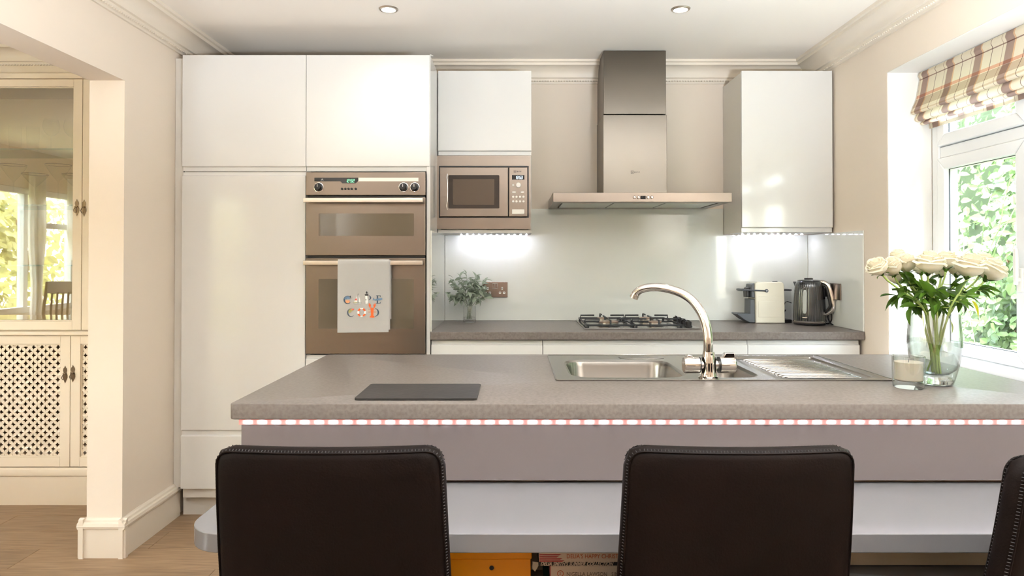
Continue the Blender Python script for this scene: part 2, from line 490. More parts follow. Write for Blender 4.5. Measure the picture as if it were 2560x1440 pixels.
# right wall with the window opening
WY0, WY1, WZ0, WZ1 = 1.15, 3.056, 0.80, 2.120
XF = 1.905                                # inner face of the window frame
g = G(); 
g.box(XR, XF + .09, WY1, YB, 0, ZC); g.box(XR, XF + .09, YR, WY0, 0, ZC)
g.box(XR, XF + .09, WY0, WY1, 0, WZ0 - .03); g.box(XR, XF + .09, WY0, WY1, WZ1, ZC)
struct('wall_right', g, M_WALL, smooth=0)
g = G(); e = .004
g.box(XR + .0015, XF, WY1 - e, WY1 - .0003, WZ0, WZ1); g.box(XR + .0015, XF, WY0 + .0003, WY0 + e, WZ0, WZ1); g.box(XR + .0015, XF, WY0, WY1, WZ1 - e, WZ1 - .0003)
struct('trim_1', g, M_REVEAL, smooth=0)
# partition on the left with the header over the opening
g = G(); g.box(XLo, XL, YL, YB, 0, ZC); g.box(XLo, XL, .25, YL, 2.028, ZC); g.box(XLo, XL, YR, .25, 0, ZC)
struct('wall_left', g, M_WALL, smooth=0)
# dining side wall with its window, rear wall with patio doors
DY0, DY1, DZ0, DZ1 = -.62, 1.7, .72, 2.0
g = G(); g.box(XD - .15, XD, YR, DY0, 0, ZC); g.box(XD - .15, XD, DY1, YB, 0, ZC)
g.box(XD - .15, XD, DY0, DY1, 0, DZ0); g.box(XD - .15, XD, DY0, DY1, DZ1, ZC)
struct('wall_dining', g, M_WALL, smooth=0)
RX0, RX1 = -4.7, -3.6
g = G(); g.box(XD - .15, RX0, YR - .15, YR, 0, ZC); g.box(RX1, XR + .2, YR - .15, YR, 0, ZC); g.box(RX0, RX1, YR - .15, YR, 2.14, ZC)
struct('wall_rear', g, M_WALL, smooth=0)

# cornice: stepped cove with a rope bead
def prof_cornice():   # (distance out from wall, height below ceiling)
    p = [(0, .112), (.010, .112), (.012, .104), (.016, .100), (.030, .100), (.032, .088), (.044, .086)]
    for k in range(7):
        a = PI / 2 * k / 6
        p.append((.046 + .052 * (1 - math.cos(a)), .082 - .052 * math.sin(a)))
    p += [(.104, .030), (.106, .016), (.118, .014), (.120, .0), (0, 0)]
    return p
def cornice(n, axis, wall, sgn, a, b):
    pr = [((wall + sgn * o), ZC - h) for o, h in prof_cornice()]
    c = struct('trim_%d' % n, G().prism(pr, 'y' if axis == 'y' else 'x', a, b), M_TRIM, smooth=30)
    g = G(); L = b - a; m = int(L / .0155)
    for i in range(m):
        s0 = a + (i + .5) * L / m
        cx, cz = wall + sgn * .026, ZC - .0955
        pts = []
        for (ds, dv) in ((-.008, -.0088), (0, 0), (.008, .0088)):
            pts.append((s0 + ds, cx, cz + dv) if axis == 'x' else (cx, s0 + ds, cz + dv))
        g.tube(pts, [.0025, .0058, .0025], 5, caps=True)
    r = g.obj('rope_moulding', M_TRIM, c, kind='stuff')
    return c
cornice(2, 'x', YB, -1, XL, XR)
cornice(3, 'y', XR, -1, YR, YB)
cornice(4, 'y', XL, 1, YR, YB)
# dining side cornice stands in front of the display cabinet
cornice(5, 'x', 3.56, -1, XD, XLo)
struct('trim_6', G().box(XD, XLo, 3.545, 3.56, ZC - .20, ZC), M_CREAM)

def prof_skirt(h=.165):
    return [(0, 0), (.018, 0), (.018, h - .045), (.024, h - .040), (.027, h - .030), (.024, h - .018), (.016, h - .014), (.014, h - .006), (.006, h), (0, h)]
def skirt(n, axis, wall, sgn, a, b, h=.165):
    pr = [((wall + sgn * o), z) for o, z in prof_skirt(h)]
    return struct(n, G().prism(pr, axis, a, b), M_TRIM, smooth=30)
skirt('baseboard_left', 'y', XL, 1, YL - .026, 3.315)
skirt('baseboard_left_end', 'x', YL, -1, XLo - .026, XL + .026)
skirt('baseboard_left_outer', 'y', XLo, -1, YL - .026, 3.40)
skirt('baseboard_right', 'y', XR, -1, YR, 3.2)
skirt('baseboard_dining', 'y', XD, 1, YR, 3.4)

# ---------------- kitchen window
win = thing('window_1', 'x', 'x', (XF, (WY0 + WY1) / 2, WZ0)); del win['category']; del win['label']; win['kind'] = 'structure'
FT = .075                                # frame depth
def frame_rect(name, y0, y1, z0, z1, wdt, x0, x1, parent, m=M_UPVC, r=.006):
    g = G()
    g.prism([(y0, z0), (y0 + wdt, z0 + wdt), (y0 + wdt, z1 - wdt), (y0, z1)], 'x', x0, x1, r, 2)
    g.prism([(y1, z0), (y1, z1), (y1 - wdt, z1 - wdt), (y1 - wdt, z0 + wdt)], 'x', x0, x1, r, 2)
    g.prism([(y0, z0), (y1, z0), (y1 - wdt, z0 + wdt), (y0 + wdt, z0 + wdt)], 'x', x0, x1, r, 2)
    g.prism([(y0, z1), (y0 + wdt, z1 - wdt), (y1 - wdt, z1 - wdt), (y1, z1)], 'x', x0, x1, r, 2)
    return g.obj(name, m, parent)
frame_rect('outer_frame', WY0, WY1 - .005, WZ0, WZ1 - .005, .052, XF, XF + FT, win)
cols = [(WY1 - .057, 2.475), (2.425, 1.84), (1.79, 1.205)]
TZ0, TZ1 = 1.715, 1.765
for (ya, yb) in ((2.475, 2.425), (1.84, 1.79)):
    bx('mullion', M_UPVC, win, XF + .004, XF + FT, yb, ya, WZ0 + .05, WZ1 - .055, .006)
for ya, yb in cols:
    bx('transom', M_UPVC, win, XF + .004, XF + FT, yb, ya, TZ0, TZ1, .006)
    for nm, z0, z1 in (('casement_sash', WZ0 + .052, TZ0), ('top_light_sash', TZ1, WZ1 - .057)):
        s = frame_rect(nm, yb + .002, ya - .002, z0 + .002, z1 - .002, .052, XF - .012, XF + .05, win)
        frame_rect('gasket', yb + .052, ya - .052, z0 + .052, z1 - .052, 0.004, XF + .0085, XF + .0135, s, M_GASKET, 0)
        G().box(XF + .014, XF + .034, yb + .05, ya - .05, z0 + .05, z1 - .05).obj('pane', M_PANE, s, smooth=0)
        if nm == 'casement_sash':
            hy, hz = yb + .020, 1.185
            h = bx('window_handle', M_WHITE, s, XF - .024, XF - .012, hy - .014, hy + .014, hz - .045, hz + .045, .005)
            g = G(); g.tube([(XF - .02, hy, hz), (XF - .034, hy, hz)], .009, 10)
            g.slab(.02, .14, .012, .009, .004, 2, 4, lambda u, v, t: (XF - .036 + t, hy + u, hz + .050 + v)); g.obj('lever', M_WHITE, s)
g = G(); g.box(1.462, XF + .005, WY0, WY1 - .004, .770, .800, .004)
struct('trim_7', g, M_UPVC)
g = G(); g.box(1.47, XR - .003, WY0, WY1, 0, .770)
struct('trim_8', g, M_WALL)

# ---------------- dining window and patio doors (seen only as reflections, and the light they let in)
dw = thing('window_2', 'x', 'x', (XD, .5, DZ0)); del dw['category']; del dw['label']; dw['kind'] = 'structure'
frame_rect('outer_frame', DY0, DY1, DZ0, DZ1, .06, XD - .1, XD - .03, dw)
for yy in (.14, .95):
    bx('mullion', M_UPVC, dw, XD - .1, XD - .03, yy - .03, yy + .03, DZ0 + .06, DZ1 - .06, .004)
bx('transom', M_UPVC, dw, XD - .1, XD - .03, DY0 + .06, .11, 1.60, 1.66, .004)
for a, b in ((DY0 + .06, .11), (.17, .92), (.98, DY1 - .06)):
    G().box(XD - .07, XD - .055, a, b, DZ0 + .06, DZ1 - .06).obj('pane', M_PANE, dw, smooth=0)
rd = thing('door_1', 'x', 'x', ((RX0 + RX1) / 2, YR, 0)); del rd['category']; del rd['label']; rd['kind'] = 'structure'
n = 2
for i in range(n):
    a = RX0 + (RX1 - RX0) * i / n; b = RX0 + (RX1 - RX0) * (i + 1) / n
    g = G()
    for (p, q, r_, t_) in ((a, a + .07, 0, 2.14), (b - .07, b, 0, 2.14), (a + .07, b - .07, 0, .1), (a + .07, b - .07, 2.06, 2.14)):
        g.box(p, q, YR - .11, YR - .05, r_, t_, .003)
    lf = g.obj('door_leaf', M_UPVC, rd)
    G().box(a + .07, b - .07, YR - .085, YR - .07, .1, 2.06).obj('pane', M_PANE, lf, smooth=0)

# ================================================================== OUTSIDE
struct('ground', G().box(-16, 14, -14, 14, -.25, -.15), M_GRASS)
struct('terrace', G().box(-8.5, 1.9, -6.5, YR - .15, -.15, -.09), M_PATIO)
def leaf_into(g, p, n, up, L, wd):
    n = n.normalized(); up = (up - n * up.dot(n)).normalized(); sd = n.cross(up)
    q = (p, p + up * L * .25 + sd * wd * .85 + n * .08 * L, p + up * L * .62 + sd * wd * .8 + n * .08 * L, p + up * L, p + up * L * .62 - sd * wd * .8 + n * .08 * L, p + up * L * .25 - sd * wd * .85 + n * .08 * L)
    v = [g.bm.verts.new(x) for x in q]
    g.bm.faces.new((v[0], v[1], v[2], v[3])); g.bm.faces.new((v[0], v[3], v[4], v[5]))
rnd = random.Random(3)
# climbing plant on the wire fence beyond the kitchen window
def foliage(name, cnt, x0, x1, y0, y1, z0, z1, L, m, label, cat, seed, lump=.5, toward=(-1, 0, .3), backm=M_SOIL):
    r = random.Random(seed); g = G(); lumps = [(r.uniform(y0, y1), r.uniform(z0, z1), r.uniform(.2, .5)) for _ in range(26)]
    for i in range(cnt):
        if r.random() < lump:
            c = r.choice(lumps); y = r.gauss(c[0], c[2] * .6); z = r.gauss(c[1], c[2] * .6)
            x = x0 + (x1 - x0) * r.random() * .5
        else:
            y = r.uniform(y0, y1); z = r.uniform(z0, z1); x = r.uniform(x0, x1)
        y = min(max(y, y0), y1); z = min(max(z, z0), z1)
        nrm = Vector((toward[0] + r.uniform(-.7, .7), toward[1] + r.uniform(-.8, .8), toward[2] + r.uniform(-.6, .8)))
        leaf_into(g, Vector((x, y, z)), nrm, Vector((r.uniform(-.3, .3), r.uniform(-1, 1), r.uniform(-1, .4))), L * r.uniform(.6, 1.3), L * r.uniform(.25, .4))
    t = thing(name, label, cat, ((x0 + x1) / 2, (y0 + y1) / 2, -.15))
    g.obj('foliage', m, t, smooth=0, kind='stuff')
    g = G(); 
    for k in range(9):
        yy = y0 + (y1 - y0) * (k + .5) / 9; q = []
        for j in range(7): q.append(((x0 + x1) / 2 + .1 + r.uniform(-.05, .05), yy + r.uniform(-.25, .25), -.15 + (z1 + .1) * j / 6))
        g.tube(q, [.03 - .004 * j for j in range(7)], 6)
    g.obj('stem', M_DARKWOOD, t)
    return t
t = foliage('climbing_shrub', 20000, 3.05, 3.75, -.5, 6.6, -.1, 2.75, .075, M_IVY, 'tall green leafy climber growing outside the kitchen window', 'shrub', 11)
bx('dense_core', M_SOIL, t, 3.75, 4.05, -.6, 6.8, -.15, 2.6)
g = G(); r = random.Random(5)
pale = thing('trailing_vine', 'pale trailing vine hanging close outside the kitchen window pane', 'vine', (2.7, 3.2, -.15))
for k in range(20):
    y = r.uniform(2.7, 4.3); z = r.uniform(1.5, 1.9); x = r.uniform(2.5, 2.95); q = [(x, y, z)]
    dy = r.uniform(-.12, .12)
    for j in range(12):
        x += r.uniform(-.02, .02); y += dy * .4 + r.uniform(-.02, .02); z -= .075; q.append((x, y, z))
        for s in range(3):
            leaf_into(g, Vector((x, y, z)), Vector((-1, r.uniform(-.6, .6), r.uniform(0, .9))), Vector((r.uniform(-.3, .3), (-1 if s % 2 else 1) * r.uniform(.4, 1), r.uniform(-.7, .3))), r.uniform(.035, .065), .015)
    g.tube(q, .003, 4)
g.obj('foliage', M_IVYP, pale, smooth=0, kind='stuff')
foliage('garden_hedge', 9000, -8.6, -7.4, -5.5, 5.0, -.1, 2.3, .16, M_HEDGE, 'yellow green garden hedge reflected in the cabinet glass', 'hedge', 21, toward=(1, 0, .3))

foliage('garden_hedge', 5000, -7.0, -.5, -5.2, -4.6, -.1, 2.4, .16, M_HEDGE, 'unseen hedge added beyond the rear patio doors to dim their reflection', 'hedge', 23, toward=(0, 1, .3))  # added out of view so the rear doors reflect darker in the gloss fronts
# ================================================================== KITCHEN UNITS
FT_, FW_, FB_ = 3.26, 3.555, 3.275        # door faces: tall units, wall units, base units
def jdoor(name, x0, x1, z0, z1, F, parent, lip='none', lh=.022, m=None, th=.02):
    """slab door with a recessed handle lip along its lower or upper edge"""
    b = F + th; rec = F + .011
    if lip == 'bottom':
        pr = [(F, z1), (b, z1), (b, z0), (rec, z0), (rec, z0 + lh - .003), (F + .002, z0 + lh), (F, z0 + lh + .004)]
    elif lip == 'top':
        pr = [(F, z0), (F, z1 - lh - .004), (F + .002, z1 - lh), (rec, z1 - lh + .003), (rec, z1), (b, z1), (b, z0)]
    else:
        pr = [(F, z0), (F, z1), (b, z1), (b, z0)]
    return G().prism(pr, 'x', x0 + .0012, x1 - .0012, .0012, 2).obj(name, m or M_GLOSS, parent, smooth=30)
xa, xb, xc = PX(455, 300, FT_), PX(765, 300, FT_), PX(1074, 300, FT_)
XS = -.413                                 # side face of the tall run
zt = 2.262
# ---- tall fridge housing
t = thing('tall_cabinet', 'tall white gloss cabinet beside the wall, left of the ovens, with three plain doors', 'cabinet', (xa, FT_, 0))
bx('carcass', M_CARC, t, xa + .004, xb - .001, FT_ + .021, YB - .003, .10, zt - .004)
jdoor('door', xa, xb, PZ(600, 427, FT_), zt, FT_, t, 'bottom', .021)
jdoor('door', xa, xb, PZ(600, 1075, FT_), PZ(600, 430, FT_), FT_, t, 'top', .018)
jdoor('door', xa, xb, PZ(600, 1222, FT_), PZ(600, 1077, FT_), FT_, t, 'top', .025)
bx('filler_panel', M_CARC, t, XL + .001, xa - .002, FT_ + .022, FT_ + .05, PZ(450, 1222, FT_), zt - .01, .001)
bx('plinth', M_CARC, t, XL + .028, xb, 3.325, 3.345, 0.0, .143, .001)
# ---- oven housing
OZ0, OZ1 = PZ(900, 886, FT_), PZ(900, 430, FT_)
t = thing('tall_cabinet', 'tall white gloss cabinet that houses the double oven', 'cabinet', (xb, FT_, 0))
g = G(); g.box(xb + .001, xb + .018, FT_ + .021, YB - .003, .10, zt - .004); g.box(xb + .018, XS - .019, FT_ + .2, YB - .003, .10, zt - .004)
g.box(xb + .018, XS - .019, FT_ + .021, FT_ + .2, OZ1 + .004, zt - .004); g.box(xb + .018, XS - .019, FT_ + .021, FT_ + .2, .1, OZ0 - .004)
g.obj('carcass', M_CARC, t)
jdoor('door', xb, xc, PZ(900, 427, FT_), zt, FT_, t, 'bottom', .021)
jdoor('drawer_front', xb, xc, .145, OZ0 - .004, FT_, t, 'top', .018)
bx('end_panel', M_GLOSS, t, XS - .018, XS, FT_ + .004, YB - .003, 0, zt, .001)
bx('plinth', M_CARC, t, xb, XS - .019, 3.325, 3.345, 0, .143, .001)
g = G().box(XS - .012, XS + .012, FT_ + .01, FT_ + .022, zt, zt + .003, .001); g.box(XS - .004, XS + .004, FT_ + .008, FT_ + .026, zt + .003, zt + .006, .001)
g.obj('fixing_clip', M_CARC, t)

# ---- double oven
xo0, xo1 = xb + .004, XS - .021
def oz(y): return PZ(900, y, FT_)
t = thing('double_oven', 'built-in stainless steel double oven with knobs on the top panel', 'oven', ((xo0 + xo1) / 2, FT_, OZ0))
bx('oven_body', M_BLACK, t, xo0 + .004, xo1 - .004, FT_ + .012, FT_ + .19, OZ0 + .002, OZ1 - .002)
p = bx('control_panel', M_STEEL, t, xo0, xo1, FT_ - .012, FT_ + .011, oz(489), oz(431), .003)
F = FT_ - .012
def ox(x): return PX(x, 460, F)
g = G(); g.box(ox(786), ox(856), F - .0012, F, oz(454), oz(445)); d1 = g.obj('display_strip', M_DISPLAY, p, smooth=0)
bx('badge_strip', M_STEELH, p, ox(892), ox(1046), F - .0012, F, oz(454), oz(445))
G().prism([(ox(850), oz(453)), (ox(856), oz(459)), (ox(889), oz(459)), (ox(896), oz(453)), (ox(896), oz(445)), (ox(850), oz(445))], 'y', F - .0018, F - .0002).obj('display', M_DISPLAY, p, smooth=0)
digits('clock_digits', '12:52', ox(864), oz(456.5), F - .003, .0145, M_GREEN7, p)
G().prism([(ox(802), oz(452)), (ox(805.5), oz(447)), (ox(809), oz(452)), (ox(807), oz(452)), (ox(805.5), oz(449.5)), (ox(804), oz(452))], 'y', F - .002, F - .001).obj('emblem', M_GREYP, p, smooth=0)
for kx in (797, 1009, 1037):
    k = G().lathe([(.021, 0), (.021, -.004), (.0165, -.006), (.0165, -.022), (.014, -.026), (0.001, -.0265)], 28, (ox(kx), F, oz(469)), 'y', wob=lambda a, z: 1 + (.05 * (1 if int(a * 28 / PI) % 2 else -1) if -.023 < z < -.005 else 0)).obj('knob', M_BLACK, t)
    G().lathe([(.0235, 0), (.0235, -.0025), (.0205, -.003)], 28, (ox(kx), F, oz(469)), 'y').obj('knob_ring', M_CHROME, k)
    bx('pointer', M_WHITE, k, ox(kx) - .0012, ox(kx) + .0012, F - .0275, F - .0262, oz(469), oz(469) + .012)
for kx in (855.5, 863.5, 871.5, 879.5, 889.5):
    G().lathe([(.0055, 0), (.0055, -.004), (.0045, -.005), (.001, -.0052)], 14, (ox(kx), F, oz(473)), 'y').obj('button', M_BLACK, t)
def oven_door(y0, y1, wy0, wy1, hy):
    d = bx('oven_door', M_STEEL, t, xo0, xo1, FT_ - .014, FT_ + .009, oz(y1), oz(y0), .003)
    F = FT_ - .014
    G().prism(rrect(ox(797.5), ox(1035), oz(wy1), oz(wy0), .004), 'y', F - .0012, F + .001).obj('oven_window', M_DGLASS, d, smooth=0)
    h = G(); h.slab(xo1 - xo0 - .008, .024, .016, .003, .003, 2, 2, lambda u, v, q: ((xo0 + xo1) / 2 - .002 + u, F - .040 + q, oz(hy) + v))
    for s in (xo0 + .02, xo1 - .024): h.box(s - .008, s + .008, F - .034, F, oz(hy) - .008, oz(hy) + .008, .002)
    h.obj('handle', M_STEELH, d)
    return d
oven_door(494, 639, 534, 590, 503)
oven_door(645, 884, 697, 821, 657)
for y0, y1 in ((489, 494), (639, 645)):
    bx('door_gap', M_BLACK, t, xo0 + .004, xo1 - .004, FT_ + .002, FT_ + .012, oz(y1), oz(y0))

# ---- wall unit with microwave
zw1 = 2.268
xm0, xm1 = XS + .003, PX(1329, 300, FW_)
def mz(y): return PZ(1210, y, FW_)
t = thing('wall_cabinet', 'white gloss wall cabinet above the built-in microwave', 'cabinet', ((xm0 + xm1) / 2, YB, mz(582)))
g = G(); g.box(xm0, xm1 - .001, FW_ + .021, YB - .003, mz(388) - .016, zw1 - .004)
g.box(xm0, xm0 + .016, FW_ + .012, YB - .003, mz(582), mz(388)); g.box(xm1 - .017, xm1 - .001, FW_ + .012, YB - .003, mz(582), mz(388))
g.box(xm0 + .016, xm1 - .017, FW_ + .012, YB - .003, mz(582), mz(574)); g.obj('carcass', M_CARC, t)
jdoor('door', xm0, xm1, mz(387.5), zw1, FW_, t, 'bottom', .022)
mt = thing('microwave_oven', 'built-in stainless steel microwave under the wall cabinet', 'microwave', ((xm0 + xm1) / 2, FW_, mz(573)))
F = FW_ - .006
def mx(x): return PX(x, 480, F)
g = G(); X0, X1, Z0, Z1 = mx(1092), mx(1326.5), mz(573), mz(389.5); a0, a1, c0, c1 = mx(1097), mx(1322), mz(545), mz(415)
for q in ((X0, X1, c1, Z1), (X0, X1, Z0, c0), (X0, a0, c0, c1), (a1, X1, c0, c1)): g.box(q[0], q[1], F, F + .02, q[2], q[3])
g.obj('trim_frame', M_STEEL, mt, smooth=0)
bx('oven_body', M_BLACK, mt, a0 + .001, a1 - .001, F + .004, YB - .1, c0 + .001, c1 - .001)
bx('gap_surround', M_BLACK, mt, a0, a1, F + .001, F + .006, c0, c1)
d = bx('microwave_door', M_STEEL, mt, mx(1099.5), mx(1270.5), F - .014, F + .006, mz(542.5), mz(419), .004, 3)
bx('control_panel', M_STEEL, mt, mx(1272), mx(1319), F - .014, F + .006, mz(542.5), mz(419), .004, 3)
F2 = F - .014
G().prism(rrect(mx(1121.5), mx(1248.5), mz(522), mz(439), .006), 'y', F2 - .0015, F2 + .001).obj('door_glass', M_MWGLASS, d, smooth=0)
G().prism(rrect(mx(1133), mx(1236), mz(513), mz(449), .002), 'y', F2 - .0022, F2 - .001).obj('window_screen', M_MWMESH, d, smooth=0)
g = G()     # scooped grip at the left of the glass
pts = [(mx(1119), F2 - .001, mz(436)), (mx(1118), F2 - .004, mz(446)), (mx(1119.6), F2 - .005, mz(460)), (mx(1120), F2 - .005, mz(480)), (mx(1119.4), F2 - .005, mz(502)), (mx(1117), F2 - .004, mz(515)), (mx(1119), F2 - .001, mz(525))]
g.tube(pts, .0028, 8); g.obj('grip_edge', M_CHROME, d)
bx('display', M_DISPLAY, mt, mx(1280), mx(1311), F2 - .001, F2 + .001, mz(450), mz(439))
digits('clock_digits', '19:53', mx(1287.5), mz(448), F2 - .0022, .0135, M_WHITE7, mt)
def logo(x, z, Y, h, parent):
    g = G()
    for q in ((0, h, 0, .12 * h), (0, h, h - .12 * h, h), (0, .12 * h, 0, h), (h - .12 * h, h, 0, h)):
        g.box(x + q[0], x + q[1], Y, Y + .0006, z + q[2], z + q[3])
    g.box(x + .25 * h, x + .75 * h, Y, Y + .0006, z + .36 * h, z + .62 * h)
    g.obj('emblem', M_DKP, parent, smooth=0)
    for i, ch in enumerate('EFF'):
        text('brand_letter', ch, h * .62, (x + h * (1.3 + i * .75), Y + .0004, z + h * .28), FRONT, M_DKP, parent, .0003, sx=1.2, bold=.0006)
logo(mx(1284.5), mz(433), F2 - .0008, .0125, mt)
G().lathe([(.0135, 0), (.0135, -.008), (.012, -.010), (.001, -.0105)], 24, (mx(1296), F2, mz(464)), 'y').obj('dial', M_WHITE, mt)
G().lathe([(.0058, 0), (.0058, -.003), (.001, -.0035)], 16, (mx(1283), F2, mz(464)), 'y').obj('button', M_WHITE, mt)
for bx_ in (1285, 1306):
    G().slab(.0215, .0095, .006, .0046, .001, 3, 2, lambda u, v, q, bx_=bx_: (mx(bx_) + u, F2 - .001 + q, mz(481.5) + v)).obj('button', M_WHITE, mt)
for yy in (493, 504.5):
    for bx_ in (1283, 1291.3, 1300, 1308.5):
        G().lathe([(.006, 0), (.006, -.003), (.0015, -.0038)], 14, (mx(bx_), F2, mz(yy)), 'y').obj('button', M_WHITE, mt)
bx('release_button', M_WHITE, mt, mx(1280), mx(1311), F2 - .004, F2 + .001, mz(536), mz(524), .001)

# ---- wall unit on the right
xr0, xr1 = PX(1854, 380, FW_), XR - .004
t = thing('wall_cabinet', 'tall white gloss wall cabinet in the right corner beside the cooker hood', 'cabinet', ((xr0 + xr1) / 2, YB, 1.405))
bx('carcass', M_CARC, t, xr0 + .002, xr1 - .003, FW_ + .0225, YB - .003, PZ(1970, 581, FW_) + .001, zw1 - .004, .001)
jdoor('door', xr0, xr1 - .008, PZ(1970, 580, FW_), zw1, FW_, t, 'bottom', .024)

# ---- cooker hood
FH = 3.395
t = thing('cooker_hood', 'brushed steel chimney cooker hood with a wide flat canopy', 'cooker hood', (.65, YB, 1.555))
cx0, cx1, FC = PX(1508, 300, 3.60), PX(1667, 300, 3.60), 3.60
ch = G(); ch.box(cx0 + .003, cx1 - .003, FC + .003, YB - .002, PZ(1580, 285, FC), ZC - .003, .002); ch.obj('chimney_upper', M_STEELV, t)
bx('chimney_lower', M_STEELV, t, cx0, cx1, FC, YB - .002, 1.603, PZ(1580, 287, FC), .002)
logo(PX(1577, 430, FC), PZ(1577, 434, FC), FC - .0006, .015, t)
cy = G(); hx0, hx1 = PX(1383, 495, FH), PX(1830, 495, FH)
hz0, hz1 = PZ(1600, 505, FH), PZ(1600, 481.5, FH)
cy.box(hx0, hx1, FH, FH + .02, hz0, hz1, .0015); cy.box(hx0, hx1, FH + .019, YB - .002, hz0 + .012, hz1)
cy.box(hx0, hx0 + .045, FH + .019, YB - .002, hz0, hz0 + .013); cy.box(hx1 - .045, hx1, FH + .019, YB - .002, hz0, hz0 + .013)
cy.box(hx0 + .044, hx1 - .044, FH + .019, FH + .075, hz0, hz0 + .013); cy.box(hx0 + .044, hx1 - .044, YB - .09, YB - .002, hz0, hz0 + .013)
cy.obj('canopy', M_STEEL, t)
wq = (hx1 - hx0 - .1) / 3
for i in range(3):
    a = hx0 + .05 + wq * i
    f = bx('grease_filter', M_HOODGLASS, t, a + .004, a + wq - .004, FH + .078, YB - .093, hz0 + .001, hz0 + .010, .001)
    bx('filter_catch', M_STEELH, f, a + wq / 2 - .035, a + wq / 2 + .035, FH + .082, FH + .096, hz0 - .001, hz0 + .002, .001)
for i, a in enumerate((1586, 1596, 1620, 1629.5)):
    k = G().lathe([(.0072, 0), (.0072, -.002), (.0060, -.0035), (.001, -.0038)], 18, (PX(a, 493, FH), FH, PZ(a, 493.5, FH)), 'y').obj('button', M_CHROME, t)
    G().lathe([(.0085, 0), (.0085, -.0008), (.0074, -.001)], 18, (PX(a, 493, FH), FH, PZ(a, 493.5, FH)), 'y').obj('button_ring', M_DKP, k)
bx('display', M_DISPLAY, t, PX(1601, 493, FH), PX(1614, 493, FH), FH - .001, FH + .001, PZ(1600, 498, FH), PZ(1600, 489.5, FH))

# ---- base units, worktop
zb0, zb1, ztop = .145, .8705, .910
x2, x3, x4 = PX(1357, 870, FB_), PX(1869.5, 870, FB_), PX(2150, 870, FB_)
for a, b, lab in ((XS + .003, x2, 'white gloss base cabinet under the worktop next to the ovens'), (x2, x3, 'wide white gloss base cabinet under the gas hob'), (x3, x4, 'white gloss base cabinet in the right corner under the kettle')):
    t = thing('base_cabinet', lab, 'cabinet', ((a + b) / 2, FB_, 0))
    bx('carcass', M_CARC, t, a + .002, b - .002, FB_ + .021, YB - .003, .10, zb1 - .001)
    jdoor('drawer_front', a, b, .52, PZ(1600, 852, FB_), FB_, t, 'top', .021)
    jdoor('drawer_front', a, b, zb0, .515, FB_, t, 'top', .021)
    bx('plinth', M_CARC, t, a, b, 3.335, 3.352, 0, .143)
bx('worktop', M_WORK, None, XS + .001, XR - .002, 3.255, YB - .002, .871, ztop, .004, 3, label='grey stone-effect worktop along the back wall under the hob', cat='worktop', loc=(.64, 3.26, .871))
# ---- glass splashbacks
bx('glass_splashback', M_SPLASH, None, XS + .007, XR - .007, YB - .008, YB - .001, ztop + .001, PZ(1100, 578, YB - .008), .0008, label='x', cat='splashback')
sb = bpy.data.objects['glass_splashback']; bpy.data.objects.remove(sb)
g = G(); za, zb_ = 1.404, PZ(1350, 522, YB - .008)
pr = [(XS + .009, ztop + .001), (XR - .009, ztop + .001), (XR - .009, za), (xr0 - .0, za), (xr0 - .0, zb_), (xm1 + .001, zb_), (xm1 + .001, za), (XS + .009, za)]
g.prism(pr, 'y', YB - .008, YB - .0015, .0008, 1); g.obj('glass_splashback', M_SPLASH, None, label='long pale glass splashback behind the gas hob', cat='splashback')
bx('glass_splashback', M_SPLASH, None, XS + .001, XS + .008, 3.262, YB - .0085, ztop + .001, za, .0008, label='narrow pale glass splashback on the oven housing side, left end of the worktop', cat='splashback')
bx('glass_splashback', M_SPLASH, None, XR - .008, XR - .001, 3.262, YB - .0085, ztop + .001, 1.404, .0008, label='pale glass splashback on the right wall beside the kettle', cat='splashback')

# ---- LED strips under the wall units
def led_strip(lab, x0, x1, Y, z, pitch, down, m, tape, group=None, x_first=None, h=.006):
    t = thing('led_strip', lab, 'light strip', ((x0 + x1) / 2, Y, z))
    if down: G().box(x0, x1, Y - .005, Y + .005, z, z + .0012).obj('tape', tape, t, smooth=0)
    else: G().box(x0, x1, Y, Y + .0014, z, z + .0125, .0006).obj('tape', tape, t, smooth=0)
    base = None; x = x0 + (x_first or pitch * .6)
    while x < x1 - pitch * .3:
        if base is None:
            if down: base = G().box(x - .0045, x + .0045, Y - .003, Y + .003, z - .0016, z).obj('led', m, t, smooth=0)
            else: base = G().prism(rrect(x - .0092, x + .0092, z + .0030, z + .0098, .0034, 3), 'y', Y - .0022, Y).obj('led', m, t, smooth=0)
            bxx = x
        else: 
            c = base.copy(); COL.objects.link(c); c.parent = t; c.location = (x - bxx, 0, 0)
        x += pitch
    return t
led_strip('short led strip under the wall cabinet with the microwave', PX(1145, 586, 3.80), PX(1326, 586, 3.80), 3.79, mz(582) - .0013, .0335, True, M_LEDU, M_TAPEW)
led_strip('short led strip under the wall cabinet in the right corner', PX(1846, 584, 3.80), PX(2012, 584, 3.80), 3.79, PZ(1970, 581, FW_) - .0006, .0335, True, M_LEDU, M_TAPEW)

